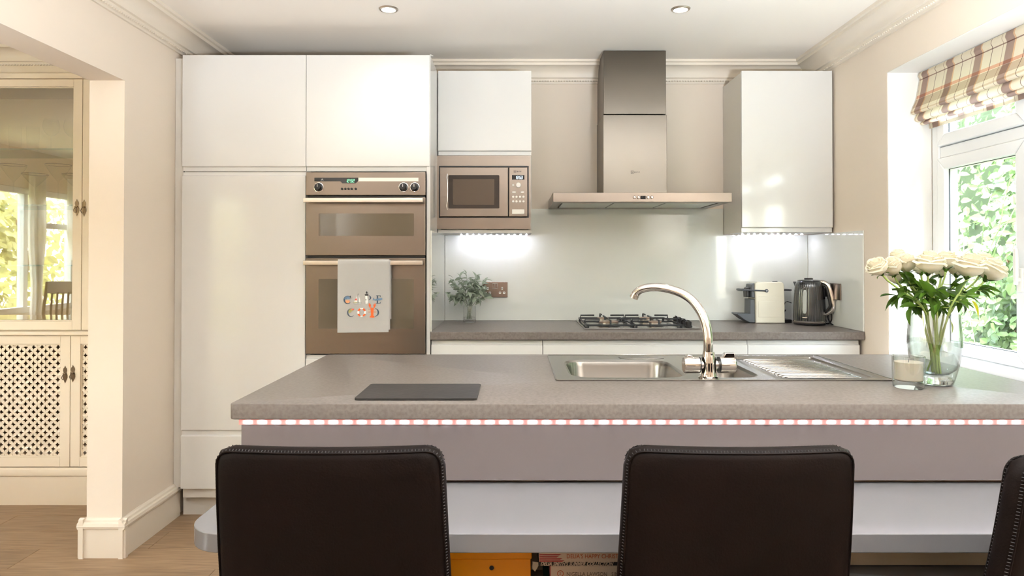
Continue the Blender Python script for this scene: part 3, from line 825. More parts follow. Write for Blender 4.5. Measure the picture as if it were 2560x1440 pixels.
# ---- ceiling downlights
for i, (dx, dy) in enumerate(((-.571, 3.013), (.750, 3.013), (-.52, 1.83), (.750, 1.83), (-.52, -.6), (.750, -.6))):
    lab = 'x'
    if i == 0: lab = 'round recessed ceiling downlight above the tall cabinets, left of the hood'
    elif i == 1: lab = 'round recessed ceiling downlight between hood and right wall cabinet'
    else: lab = ('left-hand downlight over the island, mirrored in the microwave cabinet door', 'right-hand downlight over the island, above the frame', 'left-hand downlight above the chairs, out of frame', 'right-hand downlight above the chairs, out of frame')[i - 2]
    t = thing('downlight', lab, 'ceiling light', (dx, dy, ZC), group='recessed ceiling downlights')
    if i == 0: dl0 = t
    if i < 1 or True:
        G().lathe([(.031, -.001), (.032, -.006), (.040, -.005), (.0435, -.001), (.0435, 0)], 32, (dx, dy, ZC), cap=False).obj('bezel_ring', M_STEELH if i < 2 else M_WHITE, t)
        G().lathe([(.0305, -.0018), (.001, -.0022)], 28, (dx, dy, ZC)).obj('lamp_face', M_DOWN, t)
    lamp('downlight_lamp', 'SPOT', (dx, dy, ZC - .012), (0, 0, 0), 3.6, (1, .95, .90), spot_size=math.radians(130), spot_blend=.9, shadow_soft_size=.03)
# ================================================================== ISLAND
IX0, IX1, IY0, IY1 = -.694, 1.458, 1.625, 2.483
# worktop with a cut-out for the sink: four pieces welded into one outline
SX0, SX1, SY0, SY1 = .120, 1.100, 1.935, 2.447
g = G(); zt0, zt1 = .872, .910
def _loop(ins, z):
    return [g.bm.verts.new((p[0], p[1], z)) for p in rrect(IX0 + ins, IX1 - ins, IY0 + ins, IY1 - ins, .016 - ins, 5)]
def _hole(z):
    return [g.bm.verts.new(p) for p in ((SX0 + .015, SY0 + .012, z), (SX1 - .015, SY0 + .012, z), (SX1 - .015, SY1 - .012, z), (SX0 + .015, SY1 - .012, z))]
LO = [_loop(.002, zt0), _loop(0, zt0 + .002), _loop(0, zt1 - .003), _loop(.0009, zt1 - .0009), _loop(.003, zt1)]
for A_, B_ in zip(LO, LO[1:]):
    for k in range(len(A_)): g.bm.faces.new((A_[k], A_[(k + 1) % len(A_)], B_[(k + 1) % len(A_)], B_[k]))
HB_, HT_ = _hole(zt0), _hole(zt1)
for k in range(4): g.bm.faces.new((HB_[(k + 1) % 4], HB_[k], HT_[k], HT_[(k + 1) % 4]))
for O_, I_ in ((LO[0], HB_), (LO[-1], HT_)):
    ee = []
    for R_ in (O_, I_):
        for k in range(len(R_)):
            q = R_[k], R_[(k + 1) % len(R_)]
            ee.append(g.bm.edges.get(q) or g.bm.edges.new(q))
    bmesh.ops.triangle_fill(g.bm, edges=ee, use_beauty=True, use_dissolve=False)
bmesh.ops.recalc_face_normals(g.bm, faces=g.bm.faces[:])
g.obj('worktop', M_WORK, None, label='grey stone-effect island worktop with the sink and rose vase on it', cat='worktop', loc=(.4, IY0, zt0))

t = thing('kitchen_island', 'grey kitchen island with a lower table ledge and open book shelf', 'kitchen island', (.4, IY0, 0))
px0 = PX(603, 1130, 1.645)
bx('front_panel', M_ISL, t, px0, 1.44, 1.645, 1.665, .7185, .871, .0008)
bx('side_panel', M_ISL, t, px0, px0 + .018, 1.666, 2.44, 0, .871, .0008)
bx('back_panel', M_CARC, t, px0 + .018, 1.40, 2.42, 2.44, .10, .871)
bx('side_panel', M_ISL, t, 1.40, 1.418, 1.666, 2.44, 0, .871, .0008)
bx('inner_back', M_ISLIN, t, px0 + .018, 1.40, 1.93, 1.95, 0, .70)
for dx in (-.34, .46):
    bx('divider', M_ISLIN, t, dx, dx + .018, 1.60, 1.93, .10, .672)
bx('shelf_board', M_ISLIN, t, px0 + .018, 1.40, 1.60, 1.93, .352, .370, .001)
bx('shelf_board', M_ISLIN, t, px0 + .018, 1.40, 1.60, 1.93, .085, .103, .001)
bx('kick_board', M_ISLIN, t, px0 + .018, 1.40, 1.66, 1.676, 0, .085)
# apron and curved moulding seen at the right under the table ledge
bx('apron', M_ISLIN, t, .478, 1.40, 1.455, 1.473, .598, .6705, .0008)
pts = [(.478, 1.60)] + [(.478 + .60 * k / 12, 1.462 - .075 * math.sin(PI * .5 * k / 12)) for k in range(13)] + [(1.40, 1.387), (1.40, 1.60)]
G().prism(pts, 'z', .574, .597, .002).obj('curved_moulding', M_TABLE, t)
# table ledge with rounded left corner
TX0, TX1, TY0, TY1 = -.674, 1.46, 1.345, 1.664
R = .085; pts = [(TX0, TY1)] + [(TX0 + R - R * math.cos(PI / 2 * k / 9), TY0 + R - R * math.sin(PI / 2 * k / 9)) for k in range(10)] + [(TX1, TY0), (TX1, TY1)]
G().prism(pts, 'z', .6715, .7105, .0025, 3).obj('table_ledge', M_TABLE, t, smooth=30)
led_strip('long glowing led strip under the front edge of the island worktop', PX(597, 1055, 1.643), 1.43, 1.6432, PZ(1280, 1062, 1.643), .03488, False, M_LED, M_TAPE, x_first=.022)

# ---- books and boxes on the open shelf
def ix(x, y=1410, Y=1.62): return PX(x, y, Y)
YS = 1.612; z0 = .371
top = PZ(1280, 1383, YS)
t = thing('storage_box', 'orange lidded box with a finger hole on the island shelf', 'box', (-.13, YS, z0))
bxL, bxR = -.318, ix(1330, 1410, YS)
bx('box_body', M_BOX, t, bxL + .004, bxR - .003, YS + .003, YS + .25, z0, PZ(1280, 1399, YS), .002)
bx('lid', M_BOX, t, bxL, bxR, YS - .001, YS + .255, PZ(1280, 1398, YS), top + .012, .003)
G().lathe([(.0055, 0), (.0055, -.001), (.001, -.0012)], 16, (ix(1229, 1421, YS), YS + .003, PZ(1229, 1421, YS)), 'y').obj('finger_hole', M_BLACK, t)
def book(lab, x0, x1, zb, zt_, m, group='cookbooks stacked on the island shelf', d=.20, tilt=0):
    t = thing('book', lab, 'book', ((x0 + x1) / 2, YS, zb), group)
    g = G(); g.box(x0, x1, YS, YS + .003, zb, zt_, .0008); g.box(x0, x1, YS + .003, YS + d, zb, zb + .0022); g.box(x0, x1, YS + .003, YS + d, zt_ - .0022, zt_)
    g.obj('cover', m, t, smooth=0)
    bx('pages', M_BOOKP, t, x0 + .003, x1 - .003, YS + .0032, YS + d - .004, zb + .0024, zt_ - .0024)
    return t
zA, zB, zC, zD = PZ(1450, 1406, YS), PZ(1450, 1414.5, YS), PZ(1450, 1446, YS), 0
b1 = book("white cookbook with red stripes on top of the stack", ix(1347.5, 1390, YS), ix(1347.5, 1390, YS) + .265, zA + .0006, top + .012, M_BOOKW)
xs = ix(1347.5, 1390, YS)
zb_t = PZ(1450, 1387, YS); 
for k in range(4):
    zz = PZ(1450, 1387 + k * 5.2, YS)
    L = (.048, .042, .050, .055)[k]
    G().prism([(xs + .001, zz - .0012), (xs + L, zz - .0012), (xs + L + .006, zz + .0014), (xs + .001, zz + .0014)], 'y', YS - .0006, YS + .0002).obj('stripe', M_BOOKR, b1, smooth=0)
text('title', "DELIA'S HAPPY CHRISTMAS", .0142, (ix(1416, 1395, YS), YS - .0004, PZ(1450, 1395.5, YS)), FRONT, M_BOOKT, b1, .0003, sx=.86)
b2 = book("thin black cookbook with italic white title", xs - .001, xs + .25, zB + .0006, zA - .0003, M_BOOKK)
text('title', "DELIA SMITH'S SUMMER COLLECTION", .0125, (xs + .003, YS - .0004, zB + .0008), FRONT, M_BOOKW, b2, .0003, shear=.35, sx=.82, bold=.0004)
b3 = book("thick white cookbook with a red spine edge under the black one", ix(1375, 1430, YS), ix(1375, 1430, YS) + .24, zC, zB - .0003, M_BOOKW)
xs3 = ix(1375, 1430, YS)
bx('spine_band', M_BOOKR, b3, xs3 - .0004, xs3 + .0012, YS - .0006, YS + .01, zC, zB - .0004)
G().lathe([(.0078, 0), (.0078, -.0007), (.0062, -.0007), (.0062, 0)], 20, (ix(1401, 1434, YS), YS, PZ(1401, 1434, YS)), 'y', cap=False).obj('emblem', M_BOOKT, b3)
text('emblem_letter', "Z", .008, (ix(1398, 1434, YS), YS - .0004, PZ(1401, 1437, YS)), FRONT, M_BOOKT, b3, .0003)
text('title', "NIGELLA LAWSON   SIMPLY", .0135, (ix(1416, 1438, YS), YS - .0004, PZ(1450, 1440, YS)), FRONT, M_BOOKTG, b3, .0003, sx=.86)
zz = zC
for i, (lab, m, h, dx) in enumerate((('green cookbook low in the shelf stack', M_BOOKG, .036, -.012), ('red cookbook second from the bottom of the stack', M_BOOKR, .040, .004), ('white cookbook at the bottom of the stack', M_BOOKW, .0, -.006))):
    h = h if h else zz - z0 - .0006
    if h < .008: break
    book(lab, xs3 + dx, xs3 + dx + .24, max(zz - h, z0), zz - .0005, m); zz -= h
G().prism([(ix(1332, 1415, YS), PZ(1330, 1413, YS)), (ix(1352, 1415, YS), PZ(1330, 1416, YS)), (ix(1338, 1415, YS), PZ(1330, 1439, YS)), (ix(1331, 1415, YS), PZ(1330, 1430, YS))], 'y', YS + .02, YS + .022).obj('paper_scrap', M_PAPER, None, smooth=0, label='small torn paper scrap between the orange box and the cookbooks', cat='paper')

# ================================================================== SINK AND TAP
t = thing('kitchen_sink', 'stainless steel sink with one and a half bowls and ribbed drainer', 'sink', ((SX0 + SX1) / 2, SY0, .91))
zr = .9125
def rr(x0, x1, y0, y1, r, n=5): return rrect(x0, x1, y0, y1, r, n)
def loft(g, loops):
    rings = [[g.bm.verts.new(p) for p in L] for L in loops]
    for a, b in zip(rings, rings[1:]):
        n = len(a)
        for k in range(n): g.bm.faces.new((a[k], a[(k + 1) % n], b[(k + 1) % n], b[k]))
    return rings
BW = (.165, .520, 1.975, 2.33); HB = (.565, .735, 1.975, 2.27); DR = (.775, 1.065, 1.972, 2.41)
# deck: grid fill around the three openings
g = G()
xsn = [SX0, BW[0], BW[1], HB[0], HB[1], DR[0], DR[1], SX1]
def deck_piece(x0, x1, y0, y1):
    g.poly([(x0, y0, zr), (x1, y0, zr), (x1, y1, zr), (x0, y1, zr)])
def opening(x0, x1, y0, y1, hx0_, hx1_, hy0, hy1, r, drops):
    """cell x0..x1,y0..y1 with a rounded opening; drops: list of (inset, z)"""
    n = 5; hole = rr(hx0_, hx1_, hy0, hy1, r, n)
    hv = [g.bm.verts.new((p[0], p[1], zr)) for p in hole]
    cor = [g.bm.verts.new(p) for p in ((x1, y1, zr), (x0, y1, zr), (x0, y0, zr), (x1, y0, zr))]
    m = n + 1
    for c in range(4):
        seg = hv[c * m:(c + 1) * m]
        for a, b in zip(seg, seg[1:]): g.bm.faces.new((cor[c], b, a))
        nx = hv[((c + 1) * m) % (4 * m)]
        g.bm.faces.new((cor[c], cor[(c + 1) % 4], nx, seg[-1]))
    prev = hv
    for ins, z in drops:
        L = rr(hx0_ + ins, hx1_ - ins, hy0 + ins, hy1 - ins, max(r - ins, .012), n)
        cur = [g.bm.verts.new((p[0], p[1], z)) for p in L]
        for k in range(len(cur)): g.bm.faces.new((prev[k], prev[(k + 1) % len(cur)], cur[(k + 1) % len(cur)], cur[k]))
        prev = cur
    g.bm.faces.new(prev)
zl = zr - .004
opening(SX0, .542, SY0, SY1, *BW, .075, [(.002, zr - .002), (.008, zr - .006), (.012, zr - .02), (.022, zr - .13), (.034, zr - .15), (.05, zr - .155)])
opening(.542, .755, SY0, SY1, *HB, .06, [(.002, zr - .002), (.008, zr - .006), (.012, zr - .02), (.02, zr - .10), (.032, zr - .115), (.045, zr - .118)])
opening(.755, SX1, SY0, SY1, *DR, .03, [(.003, zr - .002), (.008, zr - .007), (.014, zr - .0085)])
bmesh.ops.recalc_face_normals(g.bm, faces=g.bm.faces[:])
g.obj('sink_deck', M_SINK, t, smooth=40)
g = G()
for q in (rr(SX0, SX1, SY0, SY1, .012, 4),):
    g.tube([(p[0], p[1], zr - .0005) for p in q] + [(q[0][0], q[0][1], zr - .0005)], .0022, 6, caps=False)
g.obj('rolled_rim', M_SINK, t)
for k in range(15):
    yy = DR[2] + .035 + k * .0262
    g = G().tube([(DR[0] + .035, yy, zr - .0105), (DR[0] + .045, yy, zr - .0065), (DR[1] - .035, yy, zr - .0065), (DR[1] - .026, yy, zr - .0105)], .0042, 8)
    g.obj('drainer_rib', M_SINK, t)
for (a, b, zz) in (((BW[0] + BW[1]) / 2, 2.15, zr - .154), ((HB[0] + HB[1]) / 2, 2.12, zr - .117)):
    G().lathe([(.036, 0), (.036, .002), (.030, .003), (.026, -.001), (.001, -.001)], 24, (a, b, zz)).obj('strainer', M_CHROME, t)
G().prism(rr(.37, .53, 2.35, 2.42, .03), 'z', zr, zr + .0015, .0006).obj('overflow_boss', M_SINK, t)

TXc, TYc = PX(1772, 930, 1.965), 1.965
t = thing('kitchen_tap', 'chrome mixer tap with a tall curved swan-neck spout', 'tap', (TXc, TYc, zr))
def tz(y, Y=TYc): return PZ(1770, y, Y)
G().lathe([(.030, 0), (.030, .004), (.0235, .007), (.021, .018), (.0215, .04), (.0205, .056), (.018, .068), (.0165, tz(879) - zr)], 28, (TXc, TYc, zr)).obj('tap_body', M_CHROME, t)
G().lathe([(.0028, 0), (.0028, -.0012), (.001, -.0015)], 12, (TXc + .004, TYc - .0178, tz(884)), 'y').obj('grub_screw', M_DKP, t)
path = []
raw = [(1770, 879, 0), (1770, 850, 0), (1767, 822, .006), (1759, 795, .015), (1747, 772, .028), (1730, 751, .044), (1709, 736, .062), (1685, 726, .08), (1660, 720, .096), (1636, 718, .110), (1615, 720, .122), (1600, 725, .131), (1591, 732, .137), (1587, 739, .140)]
pl_ = [W(x, y, TYc + d) for x, y, d in raw]
# smooth with Catmull-Rom
sm = []
for i in range(len(pl_) - 1):
    p0, p1, p2, p3 = pl_[max(i - 1, 0)], pl_[i], pl_[i + 1], pl_[min(i + 2, len(pl_) - 1)]
    for k in range(5):
        u = k / 5
        sm.append(.5 * ((2 * p1) + (-p0 + p2) * u + (2 * p0 - 5 * p1 + 4 * p2 - p3) * u * u + (-p0 + 3 * p1 - 3 * p2 + p3) * u ** 3))
sm.append(pl_[-1])
rr_ = [.0142 - .0018 * i / len(sm) for i in range(len(sm))]
G().tube(sm, rr_, 20).obj('spout', M_CHROME, t, smooth=60)
e1, e0 = sm[-1], sm[-3]; dv = (e1 - e0).normalized()
G().tube([e1 - dv * .004, e1 + dv * .008], .0138, 20).obj('aerator', M_STEELH, t)
for sx_, (a, b) in ((-1, (1747, 1709)), (1, (1797, 1836))):
    xa_, xb_ = PX(a, 912, TYc), PX(b, 912, TYc); L = abs(xb_ - xa_); zc = tz(912)
    hb = G().lathe([(.0125, 0), (.0135, sx_ * (abs(xa_ - TXc) - .002))], 20, (TXc, TYc, zc), 'x').obj('valve_arm', M_CHROME, t)
    h = G().lathe([(.0205, 0), (.0245, sx_ * .0012), (.0245, sx_ * (L - .004)), (.022, sx_ * L), (.001, sx_ * L)], 24, (xa_, TYc, zc), 'x').obj('tap_handle', M_CHROME, t)
    G().lathe([(.0238, -sx_ * .0022), (.0238, 0)], 24, (xa_, TYc, zc), 'x').obj('seal_ring', M_BLACK, h)
    zz = zc + .020; xm = (xa_ + xb_) / 2
    if sx_ > 0: G().prism([(xm - .016, zz), (xb_, zz), (xb_ - .003, zz + .017), (xm - .006, zz + .017)], 'y', TYc - .012, TYc + .010, .003).obj('lever', M_CHROME, h)
    else: G().prism([(xm - .017, zz), (xm + .006, zz), (xm + .002, zz + .008), (xm - .010, zz + .011), (xm - .014, zz + .008)], 'y', TYc - .010, TYc + .012, .003).obj('lever', M_CHROME, h)

# ================================================================== HOB
HX0, HX1, HY0, HY1 = .352, .940, 3.385, 3.862
t = thing('gas_hob', 'stainless steel four-burner gas hob with black pan supports', 'hob', ((HX0 + HX1) / 2, HY0, .910))
G().box(HX0, HX1, HY0, HY1, .9105, .916, .003).obj('hob_plate', M_SINK, t)
zh = .916
def burner(x, y, r):
    b = G().lathe([(r + .014, 0), (r + .014, .004), (r + .004, .006)], 28, (x, y, zh)).obj('burner_base', M_IRON, t)
    G().lathe([(r, .004), (r, .016), (r - .003, .018)], 32, (x, y, zh), wob=lambda a, z: 1 + (.02 if int(a * 20 / PI) % 2 else 0)).obj('flame_ring', M_STEELH, b)
    G().lathe([(r + .004, .018), (r + .004, .023), (r - .006, .026), (.001, .0265)], 28, (x, y, zh)).obj('burner_cap', M_BURN, b)
burner(.492, 3.505, .047); burner(.492, 3.735, .027); burner(.735, 3.505, .030); burner(.735, 3.735, .037)
def bar(g, pts, r=.0045): g.tube(pts, r, 6, flat=1)
for (a, b) in ((.368, .608), (.616, .852)):
    gr = thing_part = None
    g = G(); zf, zg = zh + .012, zh + .036
    bar(g, [(a, 3.41, zf), (b, 3.41, zf), (b, 3.835, zf), (a, 3.835, zf), (a, 3.41, zf)])
    mid = (3.41 + 3.835) / 2
    bar(g, [(a, mid, zf), (b, mid, zf)])
    cxm = (a + b) / 2
    for cyb in (3.505, 3.735):
        bar(g, [(a, cyb, zf), (a, cyb, zg), (cxm - .045, cyb, zg)]); bar(g, [(b, cyb, zf), (b, cyb, zg), (cxm + .045, cyb, zg)])
        y0 = 3.41 if cyb < mid else mid; y1 = mid if cyb < mid else 3.835
        bar(g, [(cxm, y0, zf), (cxm, y0, zg), (cxm, cyb - .038, zg)]); bar(g, [(cxm, y1, zf), (cxm, y1, zg), (cxm, cyb + .038, zg)])
    for fx in (a + .004, b - .004):
        for fy in (3.416, 3.829): g.tube([(fx, fy, zh), (fx, fy, zf)], .006, 8)
    g.obj('pan_support', M_IRON, t)
for k in range(4):
    kx, ky = .897, 3.46 + k * .088
    kn = G().lathe([(.020, 0), (.020, .004), (.016, .008), (.0165, .024), (.013, .028), (.001, .0285)], 20, (kx, ky, zh), wob=lambda a, z: 1 + (.06 if int(a * 12 / PI) % 2 and z > .006 else 0)).obj('knob', M_BLACK, t)
    bx('grip', M_BLACK, kn, kx - .003, kx + .003, ky - .015, ky + .015, zh + .026, zh + .034, .001)

# ================================================================== SOCKETS
Ys = YB - .0085
t = thing('wall_socket', 'double power socket with a steel plate behind the sage leaves', 'socket', ((PX(1206, 724, Ys) + PX(1269, 724, Ys)) / 2, Ys, PZ(1240, 744, Ys)))
X0, X1, Z0, Z1 = PX(1206, 724, Ys), PX(1269, 724, Ys), PZ(1240, 743.5, Ys), PZ(1240, 705, Ys)
bx('face_plate', M_SOCK, t, X0, X1, Ys - .007, Ys - .0003, Z0, Z1, .002)
xc_ = (X0 + X1) / 2; wz = Z1 - Z0
for s in (-1, 1):
    sw = bx('rocker_switch', M_SOCK, t, xc_ + s * .0075 - .0065, xc_ + s * .0075 + .0065, Ys - .010, Ys - .006, Z1 - .036, Z1 - .010, .001)
    bx('switch_surround', M_WHITE, sw, xc_ + s * .0075 - .0075, xc_ + s * .0075 + .0075, Ys - .0078, Ys - .006, Z1 - .038, Z1 - .008, .0005)
    xo = xc_ + s * .041
    for (dx, dz, ww, hh) in ((0, .052, .010, .016), (-.012, .027, .013, .012), (.012, .027, .013, .012)):
        u = G().prism(rrect(xo + dx - ww / 2, xo + dx + ww / 2, Z0 + dz - hh / 2, Z0 + dz + hh / 2, .003, 3), 'y', Ys - .008, Ys - .006).obj('socket_insert', M_WHITE, t, smooth=0)
        bx('pin_hole', M_BLACK, u, xo + dx - (.0022 if ww < .012 else .004), xo + dx + (.0022 if ww < .012 else .004), Ys - .0084, Ys - .0075, Z0 + dz - (.005 if ww < .012 else .002), Z0 + dz + (.005 if ww < .012 else .002))
xw = XR - .0085
t = thing('wall_socket', 'steel power socket on the right wall behind the kettle', 'socket', (xw, 3.55, 1.04))
bx('face_plate', M_SOCK, t, xw - .008, xw - .0002, 3.475, 3.62, 1.05, 1.137, .002)
pg = thing('plug', 'black plug in the socket behind the kettle handle', 'plug', (xw - .03, 3.62, 1.07))
G().box(xw - .042, xw - .0085, 3.585, 3.612, 1.062, 1.110, .008, 3).obj('plug_body', M_BLACK, pg)
G().tube([(xw - .03, 3.60, 1.064), (xw - .034, 3.60, 1.02), (xw - .028, 3.605, .96), (xw - .022, 3.60, .93), (xw - .04, 3.60, .9165), (xw - .07, 3.61, .9160)], .0038, 8).obj('cable', M_BLACK, pg)

# ================================================================== CHAIRS
def make_chair(label, group):
    """origin on the floor under the backrest; the sitter faces +Y"""
    t = thing('dining_chair', label, 'chair', (0, 0, 0), group)
    hgt, zb, zt_ = .50, .445, .945
    def fn(u, v, q):
        f = (v + hgt / 2) / hgt                   # 0 bottom, 1 top
        wf = 1.085 - .085 * f
        y = .115 - .118 * f - .018 * math.sin(PI * f) - .022 * (1 - (u / .21) ** 2) + q * (1 - .12 * f)
        return Vector((u * wf, y, zb + (zt_ - zb) * f))
    G().slab(.388, hgt, .048, .030, .018, 12, 14, fn).obj('backrest', M_LEATHER, t, smooth=60)
    def fs(u, v, q):
        return Vector((u * (1 - .05 * (v / .22)), .27 + v, .455 + q + .010 * (1 - (u / .23) ** 2)))
    G().slab(.43, .36, .075, .045, .022, 8, 8, fs).obj('seat', M_LEATHER, t, smooth=60)
    # seams: raised blanket stitches along both rims of the backrest
    W2, H2 = .388 / 2, hgt / 2
    def rim(ins, q, step):
        o = rrect(-W2 + ins, W2 - ins, -H2 + ins, H2 - ins, .030 - ins, 6); o = o + o[:1]; pts = []
        for a, b in zip(o, o[1:]):
            n = max(1, int(math.hypot(b[0] - a[0], b[1] - a[1]) / step))
            pts += [(a[0] + (b[0] - a[0]) * k / n, a[1] + (b[1] - a[1]) * k / n) for k in range(n)]
        return [fn(u, v, q) for u, v in pts]
    g = G()
    for q in (-.019, .019):
        A, B_ = rim(.0062, q, .0056), rim(.0030, q * .72, .0056)
        for i in range(min(len(A), len(B_))):
            a, b = A[i], B_[i]
            if a.z < .50: continue
            g.tube([a + (a - b) * .1, b], .0009, 4, caps=False)
    g.obj('stitching', M_STITCH, t, smooth=0, kind='stuff')
    for q in (-.0185, .0185):
        pts = rim(.0066, q, .02)
        G().tube(pts + [pts[0]], .0019, 6, caps=False).obj('piping', M_LEATHER, t)
    for sx_ in (-1, 1):
        G().tube([(sx_ * .17, .40, .425), (sx_ * .172, .405, .22), (sx_ * .175, .41, 0)], [.020, .017, .013], 4).obj('leg', M_DARKWOOD, t)
        G().tube([(sx_ * .17, .13, .425), (sx_ * .175, .10, .22), (sx_ * .18, .06, 0)], [.020, .017, .013], 4).obj('leg', M_DARKWOOD, t)
    return t
c1 = make_chair('dark brown leather dining chair pulled up left of centre, in front of the orange box', 'leather chairs at the island ledge')
cxa = (PX(548, 1150, 1.15) + PX(1112, 1150, 1.15)) / 2
c1.location = (cxa, 1.148, 0)
c2 = dup(c1, label='dark brown leather dining chair in the centre right, in front of the sink')
cxb = (PX(1563, 1150, 1.15) + PX(2122, 1150, 1.15)) / 2
c2.location = (cxb, 1.148, 0)
c3 = dup(c1, label='dark leather dining chair cut off by the right edge, turned to show its side')
c3.location = (.972, 1.15, 0); c3.rotation_euler = (0, 0, math.radians(23))

# ================================================================== SLATE BOARD
g = G(); g.prism(rrect(-.399, -.094, 1.663, 1.857, .008, 4), 'z', .9105, .9165, .0012)
g.obj('serving_board', M_SLATE, None, label='dark slate serving board lying on the island worktop', cat='serving board')
# ================================================================== SAGE IN A RIBBED VASE
vx, vy = PX(1174, 800, 3.755), 3.755
t = thing('glass_vase', 'small ribbed clear glass vase holding the sage', 'vase', (vx, vy, .9105))
G().lathe([(.001, 0), (.033, 0), (.035, .003), (.035, .086), (.033, .094), (.031, .094), (.0325, .086), (.0325, .014), (.001, .012)], 48, (vx, vy, .9105), wob=lambda a, z: 1 + .018 * math.cos(a * 16)).obj('vase_body', M_CLEAR, t)
G().lathe([(.001, .0135), (.0318, .0135), (.0318, .030), (.001, .030)], 32, (vx, vy, .9105)).obj('water', M_CLEAR, t)
def leaf_mesh(name, L, wd, bend=.25, fold=.2, tip=1.0, n=7, mm=None):
    g = G(); rows = []
    for i in range(n + 1):
        s = i / n; w_ = wd * math.sin(PI * min(1, s ** .8)) ** .8 * (1 - .15 * s) if 0 < i < n else .0006
        y = L * s; z = -bend * L * s * s
        rows.append([g.bm.verts.new((-w_, y, z + fold * w_)), g.bm.verts.new((-w_ * .5, y, z + fold * w_ * .35)), g.bm.verts.new((0, y, z)), g.bm.verts.new((w_ * .5, y, z + fold * w_ * .35)), g.bm.verts.new((w_, y, z + fold * w_))])
    for a, b in zip(rows, rows[1:]):
        for k in range(4): g.bm.faces.new((a[k], a[k + 1], b[k + 1], b[k]))
    me = bpy.data.meshes.new(name); g.bm.to_mesh(me); g.bm.free(); me.materials.append(mm); me.shade_smooth()
    return me
def place_leaf(me, parent, name, pos, direction, roll=0.0, sc=1.0, m=None):
    d = Vector(direction).normalized()
    q = d.to_track_quat('Y', 'Z')
    o = bpy.data.objects.new(name, me); COL.objects.link(o); o.parent = parent
    o.location = Vector(pos) - wloc(parent)
    o.rotation_mode = 'QUATERNION'; from mathutils import Quaternion
    o.rotation_quaternion = q @ Quaternion((0, 1, 0), roll); o.scale = (sc, sc, sc)
    return o
r = random.Random(12)
ml = [leaf_mesh('sage_leaf', .042, .0120, .30, .25, mm=M_SAGE), leaf_mesh('sage_leaf', .036, .0112, .12, .3, mm=M_SAGE), leaf_mesh('sage_leaf', .048, .0125, .5, .2, mm=M_SAGE)]
t = thing('sage_bunch', 'bunch of soft grey-green sage sprigs in the ribbed vase', 'plant', (vx, vy, .925))
c0 = Vector((vx, vy, 1.004))
def toward_px(x, y, dy): return W(x, y, vy + dy)
sprigs = [(1130, 700, .0), (1122, 735, -.02), (1150, 690, -.01), (1165, 684, .03), (1180, 700, -.05), (1195, 690, .02), (1215, 700, -.02), (1205, 720, -.05), (1222, 740, -.03), (1150, 730, -.06), (1172, 730, -.07), (1190, 742, -.06), (1140, 720, .04), (1132, 748, -.03), (1212, 728, .03), (1195, 712, -.02), (1192, 698, 0)]
for i, (x, y, dy) in enumerate(sprigs):
    e = toward_px(x, y, dy); st = Vector((vx + r.uniform(-.018, .018), vy + r.uniform(-.012, .012), .93))
    mid = (c0 * .6 + e * .4) + Vector((0, 0, .012)); pts = [st, Vector((vx + r.uniform(-.014, .014), vy + r.uniform(-.01, .01), .995)), mid, e]
    sp = G().tube(pts, [.0016, .0016, .0013, .001], 5).obj('stem', M_SAGE, t)
    d = (e - mid).normalized()
    for k in range(15):
        f = .0 + 1.0 * k / 14; p = mid.lerp(e, f)
        dr = d * r.uniform(.1, .9) + Vector((r.uniform(-1, 1), r.uniform(-.9, .5), r.uniform(-.75, .6)))
        place_leaf(r.choice(ml), sp, 'leaf', p, dr, r.uniform(-1.2, 1.2), r.uniform(.6, 1.0))
for (x, y, x2, y2) in ((1192, 698, 1186, 676), (1120, 688, 1134, 691), (1216, 700, 1224, 699), (1165, 745, 1158, 768), (1178, 745, 1180, 766), (1195, 742, 1206, 764), (1130, 745, 1121, 758), (1138, 742, 1136, 762), (1134, 725, 1124, 705)):
    a = toward_px(x, y, -.05); b = toward_px(x2, y2, -.05); place_leaf(ml[0], t, 'leaf', a, b - a, r.uniform(-.4, .4), max(.75, (b - a).length / .042))

# ================================================================== COFFEE MACHINE
Yc = 3.70; X0, X1 = PX(1889, 760, Yc), PX(1963, 760, Yc); zb_, zt_ = .911, PZ(1925, 705, Yc)
cd_ = .125
t = thing('coffee_machine', 'cream capsule coffee machine with a dark lever, facing left', 'coffee machine', ((X0 + X1) / 2, Yc, .9105))
g = G(); w_ = X1 - X0
pr = [(X0 + .002, zb_), (X1, zb_), (X1 - .002, zb_ + .13), (X1 - .004, zt_ - .018), (X1 - .010, zt_ - .004), (X1 - .022, zt_), (X0 + .012, zt_), (X0 - .002, zt_ - .01), (X0 - .002, zt_ - .055), (X0 + .001, zt_ - .095)]
g.prism(pr, 'y', Yc, Yc + cd_, .006, 3); bd = g.obj('machine_body', M_COFFEE, t, smooth=50)
for (a, b, y) in ((1897, 1922, 741), (1930, 1956, 741), (1897, 1956, 755)):
    bx('body_groove', M_COFFEE, bd, PX(a, y, Yc), PX(b, y, Yc), Yc - .0012, Yc + .004, PZ(1900, y + 1, Yc), PZ(1900, y - 1, Yc), .0005)
G().prism(rrect(PX(1896, 780, Yc), PX(1955, 780, Yc), PZ(1900, 793, Yc), PZ(1900, 753, Yc), .004), 'y', Yc - .0016, Yc + .002, .001).obj('side_panel', M_COFFEE, bd)
ym = Yc + cd_ / 2
G().prism([(X0 + .004, zt_ - .006), (X0 - .014, zt_ - .014), (X0 - .020, zt_ - .045), (X0 - .018, zt_ - .086), (X0 + .003, zt_ - .088)], 'y', Yc + .012, Yc + cd_ - .012, .006, 3).obj('brew_head', M_DGREY, t)
G().prism([(X0 - .013, zt_ - .028), (X0 - .034, zt_ - .034), (X0 - .040, zt_ - .050), (X0 - .038, zt_ - .086), (X0 - .013, zt_ - .086)], 'y', Yc + .035, Yc + cd_ - .035, .006, 3).obj('coffee_outlet', M_BLACK, t)
lz = PZ(1916, 727, Yc)
